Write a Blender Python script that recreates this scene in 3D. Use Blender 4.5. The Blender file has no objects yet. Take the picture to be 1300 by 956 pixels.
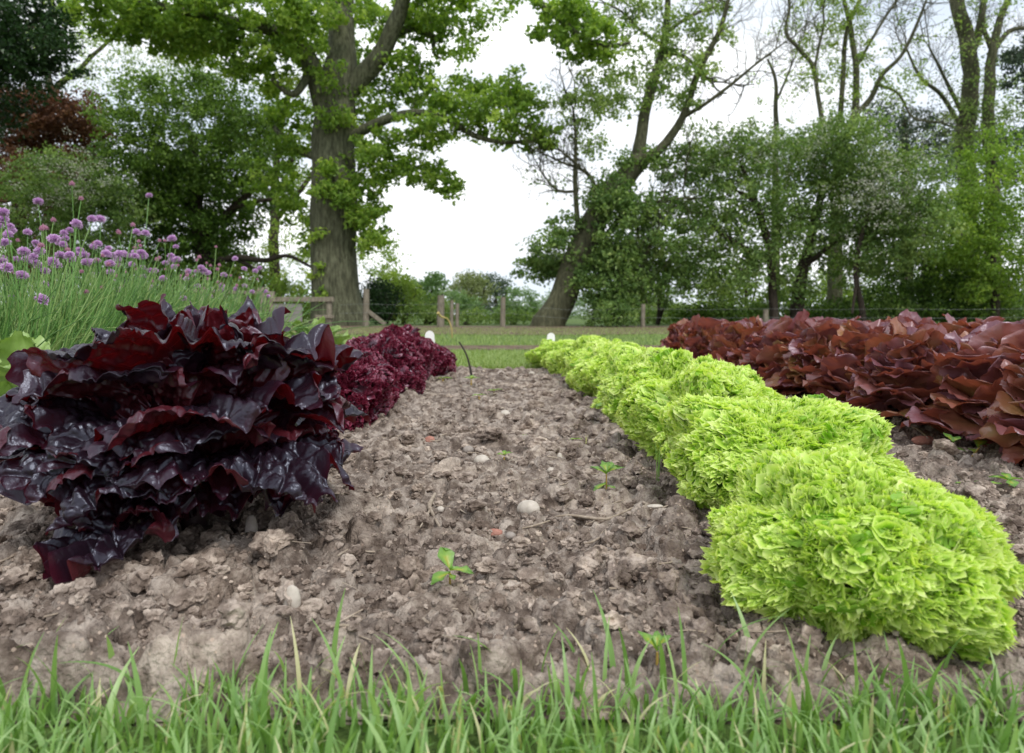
import bpy, math, random
import numpy as np
from mathutils import Vector, Matrix

random.seed(7)
RNG = np.random.default_rng(11)
PI = math.pi
scene = bpy.context.scene
C = scene.collection

# ------------------------------------------------------------------ camera
FPX, CX, CY = 867.0, 650.0, 433.5
CAM_H = 0.30
PITCH = math.radians(2.2)
cam_d = bpy.data.cameras.new('camera')
cam = bpy.data.objects.new('camera', cam_d)
C.objects.link(cam)
cam.location = (0, 0, CAM_H)
cam.rotation_euler = (PI / 2 - PITCH, 0, 0)
cam_d.sensor_width = 36.0
cam_d.lens = 24.0
cam_d.shift_y = -(478.0 - CY) / 1300.0
cam_d.clip_start = 0.02
cam_d.clip_end = 2000
cam_d.dof.use_dof = True
cam_d.dof.focus_distance = 1.0
cam_d.dof.aperture_fstop = 8.0
scene.camera = cam


def at(px, py, Y):
    """world point at depth Y (metres ahead) seen at photo pixel px,py"""
    a = (px - CX) / FPX
    b = -(py - CY) / FPX
    f = math.cos(PITCH) + b * math.sin(PITCH)
    z = b * math.cos(PITCH) - math.sin(PITCH)
    t = Y / f
    return Vector((a * t, Y, CAM_H + z * t))


def gx(px, Y):
    return at(px, 400, Y).x


# ------------------------------------------------------------------ noise
def _hash(ix, iy, iz, s=0):
    h = (ix * 374761393 + iy * 668265263 + iz * 2147483647 + s * 974634777) & 0xFFFFFFFF
    h = ((h ^ (h >> 13)) * 1274126177) & 0xFFFFFFFF
    h = ((h ^ (h >> 16)) * 2246822519) & 0xFFFFFFFF
    h ^= h >> 15
    return (h & 0xFFFFFF).astype(np.float64) / 16777215.0


def vnoise(p, s=0):
    p = np.asarray(p, float)
    i = np.floor(p).astype(np.int64)
    f = p - i
    f = f * f * (3 - 2 * f)
    r = 0
    for dx in (0, 1):
        wx = f[..., 0] if dx else 1 - f[..., 0]
        for dy in (0, 1):
            wy = f[..., 1] if dy else 1 - f[..., 1]
            for dz in (0, 1):
                wz = f[..., 2] if dz else 1 - f[..., 2]
                r = r + wx * wy * wz * _hash(i[..., 0] + dx, i[..., 1] + dy, i[..., 2] + dz, s)
    return r * 2 - 1


def fbm(p, o=4, s=0, g=0.5):
    r, a, t = 0, 1.0, 0
    p = np.asarray(p, float)
    for k in range(o):
        r = r + a * vnoise(p * (2.03 ** k), s + k)
        t += a
        a *= g
    return r / t


def worley2(x, y, s=0):
    """F1, F2 distance in 2D"""
    ix = np.floor(x).astype(np.int64); iy = np.floor(y).astype(np.int64)
    f1 = np.full(x.shape, 9.0); f2 = np.full(x.shape, 9.0)
    z = np.zeros_like(ix)
    for dx in (-1, 0, 1):
        for dy in (-1, 0, 1):
            cx, cy = ix + dx, iy + dy
            qx = cx + _hash(cx, cy, z, s + 1); qy = cy + _hash(cx, cy, z, s + 2)
            d = np.hypot(x - qx, y - qy)
            n = d < f1
            f2 = np.where(n, f1, np.minimum(f2, d))
            f1 = np.where(n, d, f1)
    return f1, f2


# ------------------------------------------------------------------ mesh helpers
def mesh(name, V, F, attr=None, smooth=False, mat=None, attr2=None):
    """V (n,3); F (m,k) with one k, or list of such arrays"""
    if not isinstance(F, list):
        F = [F]
    me = bpy.data.meshes.new(name)
    V = np.ascontiguousarray(V, dtype=np.float32)
    F = [f for f in F if len(f)]
    me.vertices.add(len(V)); me.vertices.foreach_set('co', V.ravel())
    nl = sum(f.size for f in F); npoly = sum(len(f) for f in F)
    me.loops.add(nl); me.polygons.add(npoly)
    me.loops.foreach_set('vertex_index', np.concatenate([f.ravel() for f in F]).astype(np.int32))
    tot = np.concatenate([np.full(len(f), f.shape[1], np.int32) for f in F])
    st = np.concatenate([[0], np.cumsum(tot)[:-1]]).astype(np.int32)
    me.polygons.foreach_set('loop_start', st)
    me.polygons.foreach_set('use_smooth', np.full(npoly, smooth, bool))
    if attr is not None:
        a = me.attributes.new('v', 'FLOAT', 'POINT')
        a.data.foreach_set('value', np.ascontiguousarray(attr, dtype=np.float32))
    if attr2 is not None:
        a = me.attributes.new('w', 'FLOAT', 'POINT')
        a.data.foreach_set('value', np.ascontiguousarray(attr2, dtype=np.float32))
    me.update(calc_edges=True)
    if mat:
        me.materials.append(mat)
    return me


class MB:
    """collects arrays into one mesh"""
    def __init__(self):
        self.V, self.F, self.A, self.B, self.n = [], {}, [], [], 0

    def add(self, V, F, a=0.0, b=0.0):
        V = np.asarray(V, float).reshape(-1, 3)
        F = np.asarray(F, dtype=np.int64)
        self.F.setdefault(F.shape[1], []).append(F + self.n)
        self.V.append(V)
        self.A.append(np.broadcast_to(np.asarray(a, float), (len(V),)))
        self.B.append(np.broadcast_to(np.asarray(b, float), (len(V),)))
        self.n += len(V)

    def mesh(self, name, mat, smooth=False):
        return mesh(name, np.concatenate(self.V), [np.concatenate(f) for f in self.F.values()],
                    np.concatenate(self.A), smooth, mat, np.concatenate(self.B))

    def obj(self, name, mat, parent=None, smooth=False, loc=None):
        return link(name, self.mesh(name, mat, smooth), parent, loc)


def link(name, me, parent=None, loc=None):
    o = bpy.data.objects.new(name, me)
    C.objects.link(o)
    if parent is not None:
        o.parent = parent
    if loc is not None:
        o.location = loc
    return o


def tag(o, label=None, cat=None, group=None, kind=None):
    if label: o['label'] = label
    if cat: o['category'] = cat
    if group: o['group'] = group
    if kind: o['kind'] = kind
    return o


def empty(name, loc, label, cat, group=None, rz=0, sc=1):
    o = bpy.data.objects.new(name, None)
    C.objects.link(o)
    o.empty_display_size = 0.1
    o.location = loc
    o.rotation_euler = (0, 0, rz)
    if sc != 1:
        o.scale = (sc, sc, sc) if not hasattr(sc, '__len__') else sc
    return tag(o, label, cat, group)


def copy_tree(src, parent=None):
    c = src.copy(); C.objects.link(c)
    c.parent = parent
    if parent is not None:
        c.matrix_parent_inverse = src.matrix_parent_inverse
    for ch in list(src.children):
        copy_tree(ch, c)
    return c


def gridF(nu, nv, wrap=False):
    i = np.arange(nu - 1)[:, None]; j = np.arange(nv if wrap else nv - 1)[None, :]
    j2 = (j + 1) % nv
    return np.stack([i * nv + j, i * nv + j2, (i + 1) * nv + j2, (i + 1) * nv + j], -1).reshape(-1, 4)


def tube(mb, P, R, n=8, a=0.0, bark=0.0, cap=True, seed=0):
    P = np.asarray(P, float); R = np.asarray(R, float)
    T = np.gradient(P, axis=0); T /= np.linalg.norm(T, axis=1)[:, None] + 1e-12
    ref = np.array([0.0, 1.0, 0.0]) if abs(T[0][1]) < 0.8 else np.array([1.0, 0, 0])
    N = []
    for t in T:
        nn = ref - t * np.dot(ref, t); nn /= np.linalg.norm(nn) + 1e-12
        N.append(nn); ref = nn
    N = np.array(N); B = np.cross(T, N)
    th = np.arange(n) / n * 2 * PI
    ring = np.cos(th)[None, :, None] * N[:, None] + np.sin(th)[None, :, None] * B[:, None]
    RR = R[:, None] * np.ones(n)
    if bark:
        q = P[:, None] + ring * R[:, None, None]
        RR = RR * (1 + bark * fbm(q * np.array([3.2, 3.2, 0.6]) / (1 if R.max() > .1 else .1), 3, seed))
    V = P[:, None] + ring * RR[..., None]
    mb.add(V, gridF(len(P), n, True), a)
    if cap:
        mb.add(np.vstack([V[-1], V[-1].mean(0)[None]]), np.array([[i, (i + 1) % n, n] for i in range(n)]), a)
        mb.add(np.vstack([V[0], V[0].mean(0)[None]]), np.array([[(i + 1) % n, i, n] for i in range(n)]), a)


def resample(P, R, step):
    """Catmull-Rom through points"""
    P = np.asarray(P, float); R = np.asarray(R, float)
    out, ro = [], []
    n = len(P)
    for i in range(n - 1):
        p0 = P[max(i - 1, 0)]; p1 = P[i]; p2 = P[i + 1]; p3 = P[min(i + 2, n - 1)]
        k = max(2, int(np.linalg.norm(p2 - p1) / step))
        for j in range(k):
            t = j / k
            out.append(0.5 * ((2 * p1) + (-p0 + p2) * t + (2 * p0 - 5 * p1 + 4 * p2 - p3) * t * t + (-p0 + 3 * p1 - 3 * p2 + p3) * t ** 3))
            ro.append(R[i] * (1 - t) + R[i + 1] * t)
    out.append(P[-1]); ro.append(R[-1])
    return np.array(out), np.array(ro)


def rand_dirs(n, up=0.0):
    d = RNG.normal(size=(n, 3)); d[:, 2] += up
    return d / np.linalg.norm(d, axis=1)[:, None]


# ------------------------------------------------------------------ materials
def new_mat(name):
    m = bpy.data.materials.new(name); m.use_nodes = True
    nt = m.node_tree; nt.nodes.clear()
    return m, nt


def N(nt, t, **k):
    n = nt.nodes.new(t)
    for a, b in k.items():
        setattr(n, a, b)
    return n


def ramp(nt, fac, stops):
    r = N(nt, 'ShaderNodeValToRGB')
    e = r.color_ramp.elements
    e[0].position, e[0].color = stops[0][0], (*stops[0][1], 1)
    e[1].position, e[1].color = stops[-1][0], (*stops[-1][1], 1)
    for p, c in stops[1:-1]:
        x = e.new(p); x.color = (*c, 1)
    nt.links.new(fac, r.inputs[0])
    return r.outputs[0]


def leaf_mat(name, stops, rough=0.45, trans=0.3, tcol=None, bump=0, bscale=400, spec=0.5, noise_mix=0.0, nscale=3.0, coat=0.0, backcol=None, thue=1.6, stint=None):
    """colour by per-vertex attribute v; translucent"""
    m, nt = new_mat(name)
    L = nt.links.new
    at_ = N(nt, 'ShaderNodeAttribute', attribute_name='v')
    fac = at_.outputs['Fac']
    if noise_mix:
        tc = N(nt, 'ShaderNodeTexCoord')
        nz = N(nt, 'ShaderNodeTexNoise'); nz.inputs['Scale'].default_value = nscale
        nz.inputs['Detail'].default_value = 4
        L(tc.outputs['Object'], nz.inputs['Vector'])
        mx = N(nt, 'ShaderNodeMath', operation='MULTIPLY_ADD')
        sub = N(nt, 'ShaderNodeMath', operation='SUBTRACT'); L(nz.outputs['Fac'], sub.inputs[0]); sub.inputs[1].default_value = 0.5
        L(sub.outputs[0], mx.inputs[0]); mx.inputs[1].default_value = noise_mix; L(fac, mx.inputs[2])
        fac = mx.outputs[0]
    col = ramp(nt, fac, stops)
    pb = N(nt, 'ShaderNodeBsdfPrincipled')
    L(col, pb.inputs['Base Color'])
    pb.inputs['Roughness'].default_value = rough
    pb.inputs['Specular IOR Level'].default_value = spec
    if stint: pb.inputs['Specular Tint'].default_value = (*stint, 1)
    if coat:
        pb.inputs['Coat Weight'].default_value = coat
        pb.inputs['Coat Roughness'].default_value = 0.18
    if backcol:
        geo = N(nt, 'ShaderNodeNewGeometry')
        mixc = N(nt, 'ShaderNodeMix', data_type='RGBA')
        L(geo.outputs['Backfacing'], mixc.inputs[0]); L(col, mixc.inputs[6]); mixc.inputs[7].default_value = (*backcol, 1)
        L(mixc.outputs[2], pb.inputs['Base Color'])
    if bump:
        tc2 = N(nt, 'ShaderNodeTexCoord')
        b1 = N(nt, 'ShaderNodeTexNoise'); b1.inputs['Scale'].default_value = bscale; b1.inputs['Detail'].default_value = 3
        L(tc2.outputs['Object'], b1.inputs['Vector'])
        bp = N(nt, 'ShaderNodeBump'); bp.inputs['Strength'].default_value = bump; bp.inputs['Distance'].default_value = 0.5 / bscale
        L(b1.outputs['Fac'], bp.inputs['Height']); L(bp.outputs[0], pb.inputs['Normal'])
    out = N(nt, 'ShaderNodeOutputMaterial')
    if trans:
        tr = N(nt, 'ShaderNodeBsdfTranslucent')
        if tcol:
            tr.inputs[0].default_value = (*tcol, 1)
        else:
            g = N(nt, 'ShaderNodeMix', data_type='RGBA', blend_type='MULTIPLY'); g.inputs[0].default_value = 1
            L(col, g.inputs[6]); g.inputs[7].default_value = (thue * 0.95, thue, thue * 0.35, 1); L(g.outputs[2], tr.inputs[0])
        ms = N(nt, 'ShaderNodeMixShader'); ms.inputs[0].default_value = trans
        L(pb.outputs[0], ms.inputs[1]); L(tr.outputs[0], ms.inputs[2]); L(ms.outputs[0], out.inputs[0])
    else:
        L(pb.outputs[0], out.inputs[0])
    return m


def rough_mat(name, stops, scale=20, detail=8, rough=0.9, bump=0.6, bdist=0.01, stretch=(1, 1, 1), specks=None, bscale=None, spec=0.25, coords='Object', patch=None):
    m, nt = new_mat(name); L = nt.links.new
    tc = N(nt, 'ShaderNodeTexCoord'); mp = N(nt, 'ShaderNodeMapping'); mp.inputs['Scale'].default_value = stretch
    L(tc.outputs[coords], mp.inputs[0])
    nz = N(nt, 'ShaderNodeTexNoise'); nz.inputs['Scale'].default_value = scale; nz.inputs['Detail'].default_value = detail
    nz.inputs['Roughness'].default_value = 0.62
    L(mp.outputs[0], nz.inputs['Vector'])
    col = ramp(nt, nz.outputs['Fac'], stops)
    if specks:
        sc, thr, sc_col = specks
        vo = N(nt, 'ShaderNodeTexVoronoi'); vo.inputs['Scale'].default_value = sc
        L(mp.outputs[0], vo.inputs['Vector'])
        sep = N(nt, 'ShaderNodeSeparateColor'); L(vo.outputs['Color'], sep.inputs[0])
        gt = N(nt, 'ShaderNodeMath', operation='GREATER_THAN'); L(sep.outputs[0], gt.inputs[0]); gt.inputs[1].default_value = thr
        lt = N(nt, 'ShaderNodeMath', operation='LESS_THAN'); L(vo.outputs['Distance'], lt.inputs[0]); lt.inputs[1].default_value = 0.35
        mu = N(nt, 'ShaderNodeMath', operation='MULTIPLY'); L(gt.outputs[0], mu.inputs[0]); L(lt.outputs[0], mu.inputs[1])
        mx = N(nt, 'ShaderNodeMix', data_type='RGBA'); L(mu.outputs[0], mx.inputs[0]); L(col, mx.inputs[6]); mx.inputs[7].default_value = (*sc_col, 1)
        col = mx.outputs[2]
    if patch:
        pn = N(nt, 'ShaderNodeTexNoise'); pn.inputs['Scale'].default_value = patch; pn.inputs['Detail'].default_value = 4
        L(mp.outputs[0], pn.inputs['Vector'])
        pc = ramp(nt, pn.outputs['Fac'], [(.34, (.68, .64, .61)), (.48, (.94, .93, .92)), (.66, (1.18, 1.15, 1.10))])
        pm = N(nt, 'ShaderNodeMix', data_type='RGBA', blend_type='MULTIPLY'); pm.inputs[0].default_value = 1
        L(col, pm.inputs[6]); L(pc, pm.inputs[7]); col = pm.outputs[2]
    pb = N(nt, 'ShaderNodeBsdfPrincipled'); L(col, pb.inputs['Base Color']); pb.inputs['Roughness'].default_value = rough
    pb.inputs['Specular IOR Level'].default_value = spec
    b = N(nt, 'ShaderNodeTexNoise'); b.inputs['Scale'].default_value = bscale or scale * 3; b.inputs['Detail'].default_value = 6
    L(mp.outputs[0], b.inputs['Vector'])
    bp = N(nt, 'ShaderNodeBump'); bp.inputs['Strength'].default_value = bump; bp.inputs['Distance'].default_value = bdist
    L(b.outputs['Fac'], bp.inputs['Height']); L(bp.outputs[0], pb.inputs['Normal'])
    out = N(nt, 'ShaderNodeOutputMaterial'); L(pb.outputs[0], out.inputs[0])
    return m


M = {}
M['soil'] = rough_mat('soil', [(0.32, (.07, .050, .040)), (0.44, (.165, .130, .108)), (0.54, (.31, .262, .225)), (0.67, (.50, .435, .38))],
                      patch=5.5, scale=34, detail=12, bump=1.0, bdist=0.008, bscale=190, specks=(200, .91, (.45, .36, .3)))
M['clod'] = rough_mat('clod', [(0.32, (.08, .058, .045)), (0.48, (.215, .172, .145)), (0.64, (.47, .40, .345))],
                      patch=9, scale=38, detail=10, bump=0.9, bdist=0.004, bscale=240, specks=(190, .95, (.42, .34, .29)))
M['lawn'] = rough_mat('lawn', [(0.3, (.05, .085, .02)), (0.5, (.09, .15, .035)), (0.7, (.15, .21, .06))], scale=6, bump=0.8, bdist=0.03, bscale=70)
M['litter'] = rough_mat('litter', [(0.3, (.045, .038, .026)), (0.45, (.12, .085, .058)), (0.56, (.19, .135, .095)), (0.66, (.10, .13, .045)), (0.75, (.13, .17, .06))], scale=5, bump=0.9, bdist=0.04, bscale=30)
M['stone_pale'] = rough_mat('stone_pale', [(0.3, (.36, .32, .27)), (0.6, (.55, .5, .44)), (0.8, (.68, .64, .58))], scale=60, bump=0.35, bdist=0.002, rough=0.75)
M['stone_grey'] = rough_mat('stone_grey', [(0.3, (.2, .17, .15)), (0.7, (.36, .32, .29))], scale=60, bump=0.5, bdist=0.002, rough=0.8)
M['brick'] = rough_mat('brick_fragment', [(0.3, (.28, .11, .08)), (0.7, (.45, .24, .19))], scale=60, bump=0.5, bdist=0.002, rough=0.85)
M['twig'] = rough_mat('twig', [(0.3, (.2, .15, .11)), (0.7, (.42, .36, .29))], scale=80, bump=0.5, bdist=0.001, stretch=(1, 1, 1))
M['twig_dark'] = rough_mat('twig_dark', [(0.3, (.02, .018, .016)), (0.7, (.07, .06, .05))], scale=80, bump=0.5, bdist=0.001)
M['straw'] = rough_mat('straw', [(0.3, (.35, .25, .1)), (0.7, (.5, .42, .16))], scale=80, bump=0.3, bdist=0.001)
M['bark_oak'] = rough_mat('bark_oak', [(0.3, (0.036, 0.038, 0.023)), (0.5, (0.095, 0.099, 0.060)), (0.7, (0.180, 0.189, 0.119))], scale=5, stretch=(3, 3, .6), bump=1, bdist=0.06, bscale=12)
M['bark_grey'] = rough_mat('bark_grey', [(0.3, (0.036, 0.036, 0.022)), (0.5, (0.083, 0.084, 0.047)), (0.7, (0.144, 0.144, 0.086))], scale=5, stretch=(3, 3, .8), bump=1, bdist=0.04, bscale=14)
M['bark_dark'] = rough_mat('bark_dark', [(0.3, (.025, .02, .015)), (0.7, (.075, .06, .045))], scale=6, stretch=(3, 3, .8), bump=1, bdist=0.03, bscale=14)
M['old_wood'] = rough_mat('old_wood', [(0.3, (.12, .105, .075)), (0.7, (.27, .24, .185))], scale=8, stretch=(3, 3, .8), bump=.8, bdist=0.01, bscale=20)
M['wire'] = rough_mat('wire', [(0.3, (.16, .18, .17)), (0.7, (.26, .28, .27))], scale=8, rough=.5, bump=.1)
M['label_white'] = rough_mat('label_white', [(0.3, (.74, .74, .72)), (0.7, (.82, .82, .8))], scale=20, rough=.45, bump=.05, bdist=.001)
M['panel'] = rough_mat('weathered_panel', [(0.3, (.16, .15, .14)), (0.7, (.27, .255, .24))], scale=3, rough=.8, bump=.1)

G = lambda *s: list(s)
M['leaf_oak'] = leaf_mat('leaf_oak', G((0, (0.091, 0.166, 0.030)), (.5, (0.191, 0.310, 0.054)), (1, (0.400, 0.514, 0.119))), rough=.42, trans=.42, spec=.22)
M['leaf_dark'] = leaf_mat('leaf_dark', G((0, (0.037, 0.078, 0.015)), (.5, (0.091, 0.173, 0.026)), (1, (0.197, 0.306, 0.054))), rough=.4, trans=.22, spec=.22)
M['leaf_ever'] = leaf_mat('leaf_evergreen', G((0, (.010, .03, .010)), (1, (.035, .08, .02))), rough=.35, trans=.12, spec=.22)
M['leaf_copper'] = leaf_mat('leaf_copper', G((0, (0.048, 0.023, 0.014)), (.6, (0.115, 0.050, 0.025)), (1, (0.182, 0.096, 0.043))), rough=.4, trans=.25, tcol=(.16, .06, .02), spec=.22)
M['leaf_haw'] = leaf_mat('leaf_hawthorn', G((0, (0.083, 0.154, 0.044)), (.5, (0.168, 0.264, 0.074)), (1, (0.336, 0.433, 0.147))), rough=.42, trans=.3, spec=.22)
M['leaf_light'] = leaf_mat('leaf_light', G((0, (0.141, 0.223, 0.046)), (.5, (0.240, 0.342, 0.077)), (1, (0.383, 0.447, 0.138))), rough=.5, trans=.4, spec=.22)
M['leaf_far'] = leaf_mat('leaf_far', G((0, (.10, .18, .075)), (.5, (.15, .25, .10)), (1, (.23, .32, .15))), rough=.6, trans=.3)
M['leaf_olive'] = leaf_mat('leaf_olive', G((0, (.13, .17, .07)), (.5, (.19, .23, .10)), (1, (.28, .31, .15))), rough=.6, trans=.3)
M['leaf_pine'] = leaf_mat('leaf_pine', G((0, (.02, .045, .022)), (1, (.06, .10, .05))), rough=.5, trans=.1)
M['blossom'] = leaf_mat('blossom', G((0, (.36, .38, .28)), (1, (.66, .66, .56))), rough=.6, trans=.2, tcol=(.7, .7, .6))
M['grass'] = leaf_mat('grass_blade', G((0, (0.137, 0.260, 0.069)), (.45, (0.238, 0.396, 0.130)), (.8, (0.385, 0.520, 0.244)), (1, (0.56, 0.54, 0.33))), rough=.4, trans=.35)
M['grass_far'] = leaf_mat('grass_far', G((0, (0.143, 0.230, 0.052)), (.5, (0.242, 0.340, 0.098)), (1, (0.396, 0.460, 0.221))), rough=.5, trans=.3)
M['chive'] = leaf_mat('chive_stalk', G((0, (0.088, 0.210, 0.046)), (.5, (0.165, 0.340, 0.078)), (1, (0.330, 0.460, 0.156))), rough=.38, trans=.2)
M['chive_flower'] = leaf_mat('chive_flower', G((0, (0.454, 0.260, 0.497)), (.5, (0.670, 0.448, 0.713)), (1, (0.886, 0.755, 0.907))), rough=.6, trans=.25, tcol=(.6, .3, .6))
M['chive_bud'] = leaf_mat('chive_bud', G((0, (.36, .14, .24)), (1, (.62, .38, .48))), rough=.6, trans=.15, tcol=(.6, .3, .4))
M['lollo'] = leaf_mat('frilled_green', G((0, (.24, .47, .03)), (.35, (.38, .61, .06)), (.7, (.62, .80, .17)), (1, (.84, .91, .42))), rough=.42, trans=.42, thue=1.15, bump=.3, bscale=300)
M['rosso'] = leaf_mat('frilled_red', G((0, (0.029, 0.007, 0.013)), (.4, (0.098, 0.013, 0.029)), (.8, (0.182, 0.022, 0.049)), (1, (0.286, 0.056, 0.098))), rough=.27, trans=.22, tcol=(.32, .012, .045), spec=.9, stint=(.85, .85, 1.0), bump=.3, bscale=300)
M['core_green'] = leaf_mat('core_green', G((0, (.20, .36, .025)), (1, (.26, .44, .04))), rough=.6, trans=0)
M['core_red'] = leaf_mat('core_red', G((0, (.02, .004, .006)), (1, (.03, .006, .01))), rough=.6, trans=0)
M['purple'] = leaf_mat('purple_leaf', G((0, (.010, .006, .011)), (.6, (.014, .006, .012)), (1, (.034, .006, .015))), rough=.32, trans=.075, tcol=(.50, .012, .016), spec=.60, bump=.3, bscale=260, noise_mix=.3, nscale=12, backcol=(.060, .008, .013), stint=(.72, .80, 1.0))  # specular tint puts the blue-lavender sky reflection into the leaf material
M['redrow'] = leaf_mat('bronze_leaf', G((0, (.25, .21, .065)), (.2, (.31, .14, .06)), (.45, (.25, .090, .062)), (1, (.17, .070, .092))), rough=.36, trans=.26, tcol=(.42, .10, .05), spec=.9, stint=(.88, .86, 1.0), bump=.25, bscale=120, noise_mix=.5, nscale=14)
M['butter'] = leaf_mat('butterhead_leaf', G((0, (.36, .48, .17)), (1, (.24, .38, .10))), rough=.4, trans=.25, thue=1.0, bump=.2, bscale=120)
M['weed'] = leaf_mat('weed_leaf', G((0, (.45, .40, .06)), (.35, (.22, .38, .06)), (1, (.15, .30, .06))), rough=.4, trans=.3)
M['weed_stem'] = leaf_mat('weed_stem', G((0, (.40, .20, .05)), (1, (.25, .33, .06))), rough=.5, trans=.1)

# ------------------------------------------------------------------ world, sun
SUN_EL, SUN_AZ = math.radians(54), math.radians(150)     # azimuth: clockwise from +Y
w = bpy.data.worlds.new('World'); scene.world = w; w.use_nodes = True
nt = w.node_tree; nt.nodes.clear(); L = nt.links.new
sky = N(nt, 'ShaderNodeTexSky', sky_type='NISHITA'); sky.sun_disc = False
sky.sun_elevation = SUN_EL; sky.sun_rotation = SUN_AZ
tc = N(nt, 'ShaderNodeTexCoord'); mp = N(nt, 'ShaderNodeMapping'); mp.inputs['Scale'].default_value = (1.2, 1.2, 4.5)
nz = N(nt, 'ShaderNodeTexNoise'); nz.inputs['Scale'].default_value = 1.7; nz.inputs['Detail'].default_value = 7; nz.inputs['Roughness'].default_value = .55
L(tc.outputs['Generated'], mp.inputs[0]); L(mp.outputs[0], nz.inputs['Vector'])
cloud = ramp(nt, nz.outputs['Fac'], [(.36, (6.5, 7.2, 8.1)), (.5, (7.9, 8.2, 8.6)), (.65, (12.6, 12.6, 12.6))])
cov = ramp(nt, nz.outputs['Fac'], [(.28, (.80, .80, .80)), (.5, (.97, .97, .97))])
mx = N(nt, 'ShaderNodeMix', data_type='RGBA'); L(cov, mx.inputs[0]); L(sky.outputs[0], mx.inputs[6]); L(cloud, mx.inputs[7])
bg = N(nt, 'ShaderNodeBackground'); bg.inputs['Strength'].default_value = 0.1; L(mx.outputs[2], bg.inputs[0])
wo = N(nt, 'ShaderNodeOutputWorld'); L(bg.outputs[0], wo.inputs[0])
sd = bpy.data.lights.new('sun', 'SUN'); sd.energy = 1.5; sd.angle = math.radians(12); sd.color = (1, .96, .9)
so = bpy.data.objects.new('sun', sd); C.objects.link(so)
sdir = Vector((math.sin(SUN_AZ) * math.cos(SUN_EL), math.cos(SUN_AZ) * math.cos(SUN_EL), math.sin(SUN_EL)))
so.rotation_euler = sdir.to_track_quat('Z', 'Y').to_euler(); so.location = sdir * 30
scene.view_settings.view_transform = 'Standard'; scene.view_settings.look = 'None'
scene.view_settings.exposure = 0.56; scene.view_settings.gamma = 1
scene.render.engine = 'CYCLES'
cy = scene.cycles
cy.use_denoising = True
cy.max_bounces = 8; cy.diffuse_bounces = 4; cy.transmission_bounces = 6; cy.transparent_max_bounces = 6; cy.glossy_bounces = 3
cy.use_adaptive_sampling = True; cy.adaptive_threshold = 0.015

# ------------------------------------------------------------------ ground
def sheet(name, x0, x1, y0, y1, z, mat, nx=2, ny=2, wob=0.0, label=None, kind='structure'):
    xs = np.linspace(x0, x1, nx); ys = np.linspace(y0, y1, ny)
    X, Y = np.meshgrid(xs, ys, indexing='ij')
    Z = np.full_like(X, z)
    if wob:
        e = ((np.abs(Y - y0) < 1e-6) | (np.abs(Y - y1) < 1e-6))
        Y = Y + e * wob * vnoise(np.stack([X * .9, Y * 3, 0 * X], -1), 5)
    V = np.stack([X, Y, Z], -1).reshape(-1, 3)
    o = link(name, mesh(name, V, gridF(nx, ny), mat=mat))
    tag(o, label=label, kind=kind)
    return o


def far_h(x, y):
    return 0.0


sheet('ground', -600, 600, -60, 1200, -0.012, M['lawn'], 8, 8)
sheet('path', -30, 34, 5.9, 6.8, -0.006, M['litter'], 80, 2, .25)
sheet('dirt_bank', -32, 34, 10.8, 19.5, -0.004, M['litter'], 80, 2, .6)
sheet('bed_edge', -3.9, 4.8, 0.50, 3.95, -0.008, M['soil'], 60, 2, .03)

# soil bed: fan-shaped fine grid with clods
BY0, BY1 = 0.50, 3.86
rows = int(math.log(BY1 / BY0) / math.log(1.0052)); cols = 760
Yr = BY0 * np.exp(np.linspace(0, 1, rows) * math.log(BY1 / BY0))
S = np.linspace(-1.12, 1.12, cols)
GX = S[None, :] * (Yr[:, None] + .25); GY = np.repeat(Yr[:, None], cols, 1)
Z = 0.012 * fbm(np.stack([GX * 3.2, GY * 3.2, GX * 0], -1), 3, 20) + 0.006
Z += 0.010 * np.exp(-((GX + .42) / .2) ** 2) * 1.0 + 0.012 * np.exp(-((GX - .37) / .2) ** 2)
rs = np.random.default_rng(3)
ncl = 30000
cy_ = BY0 * np.exp(rs.random(ncl) ** 0.8 * math.log(BY1 / BY0)); cs = rs.uniform(-1.1, 1.1, ncl)
cr = 0.0033 * (rs.random(ncl) ** -0.50) * (1 + .25 * cy_); cr = np.clip(cr, .003, .024)
extra = [(-0.235, 1.02, .055), (-.30, .98, .035), (-.17, 1.1, .03), (-.07, .86, .022), (-.14, .8, .02), (.0, .74, .024), (-.03, 1.3, .03), (.05, 1.42, .028),
         (-.075, 0.70, .022), (.12, .80, .025), (-.2, .74, .018), (.16, 1.02, .026), (.09, 1.7, .03), (-.1, 1.9, .032), (0.0, 2.3, .03), (.72, 1.15, .03), (.68, .95, .028), (.63, .82, .02)]
for ex, ey, er in extra:
    cy_ = np.append(cy_, ey); cs = np.append(cs, ex / (ey + .25)); cr = np.append(cr, er)
order = np.argsort(cr)
lr = math.log(BY1 / BY0)
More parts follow.
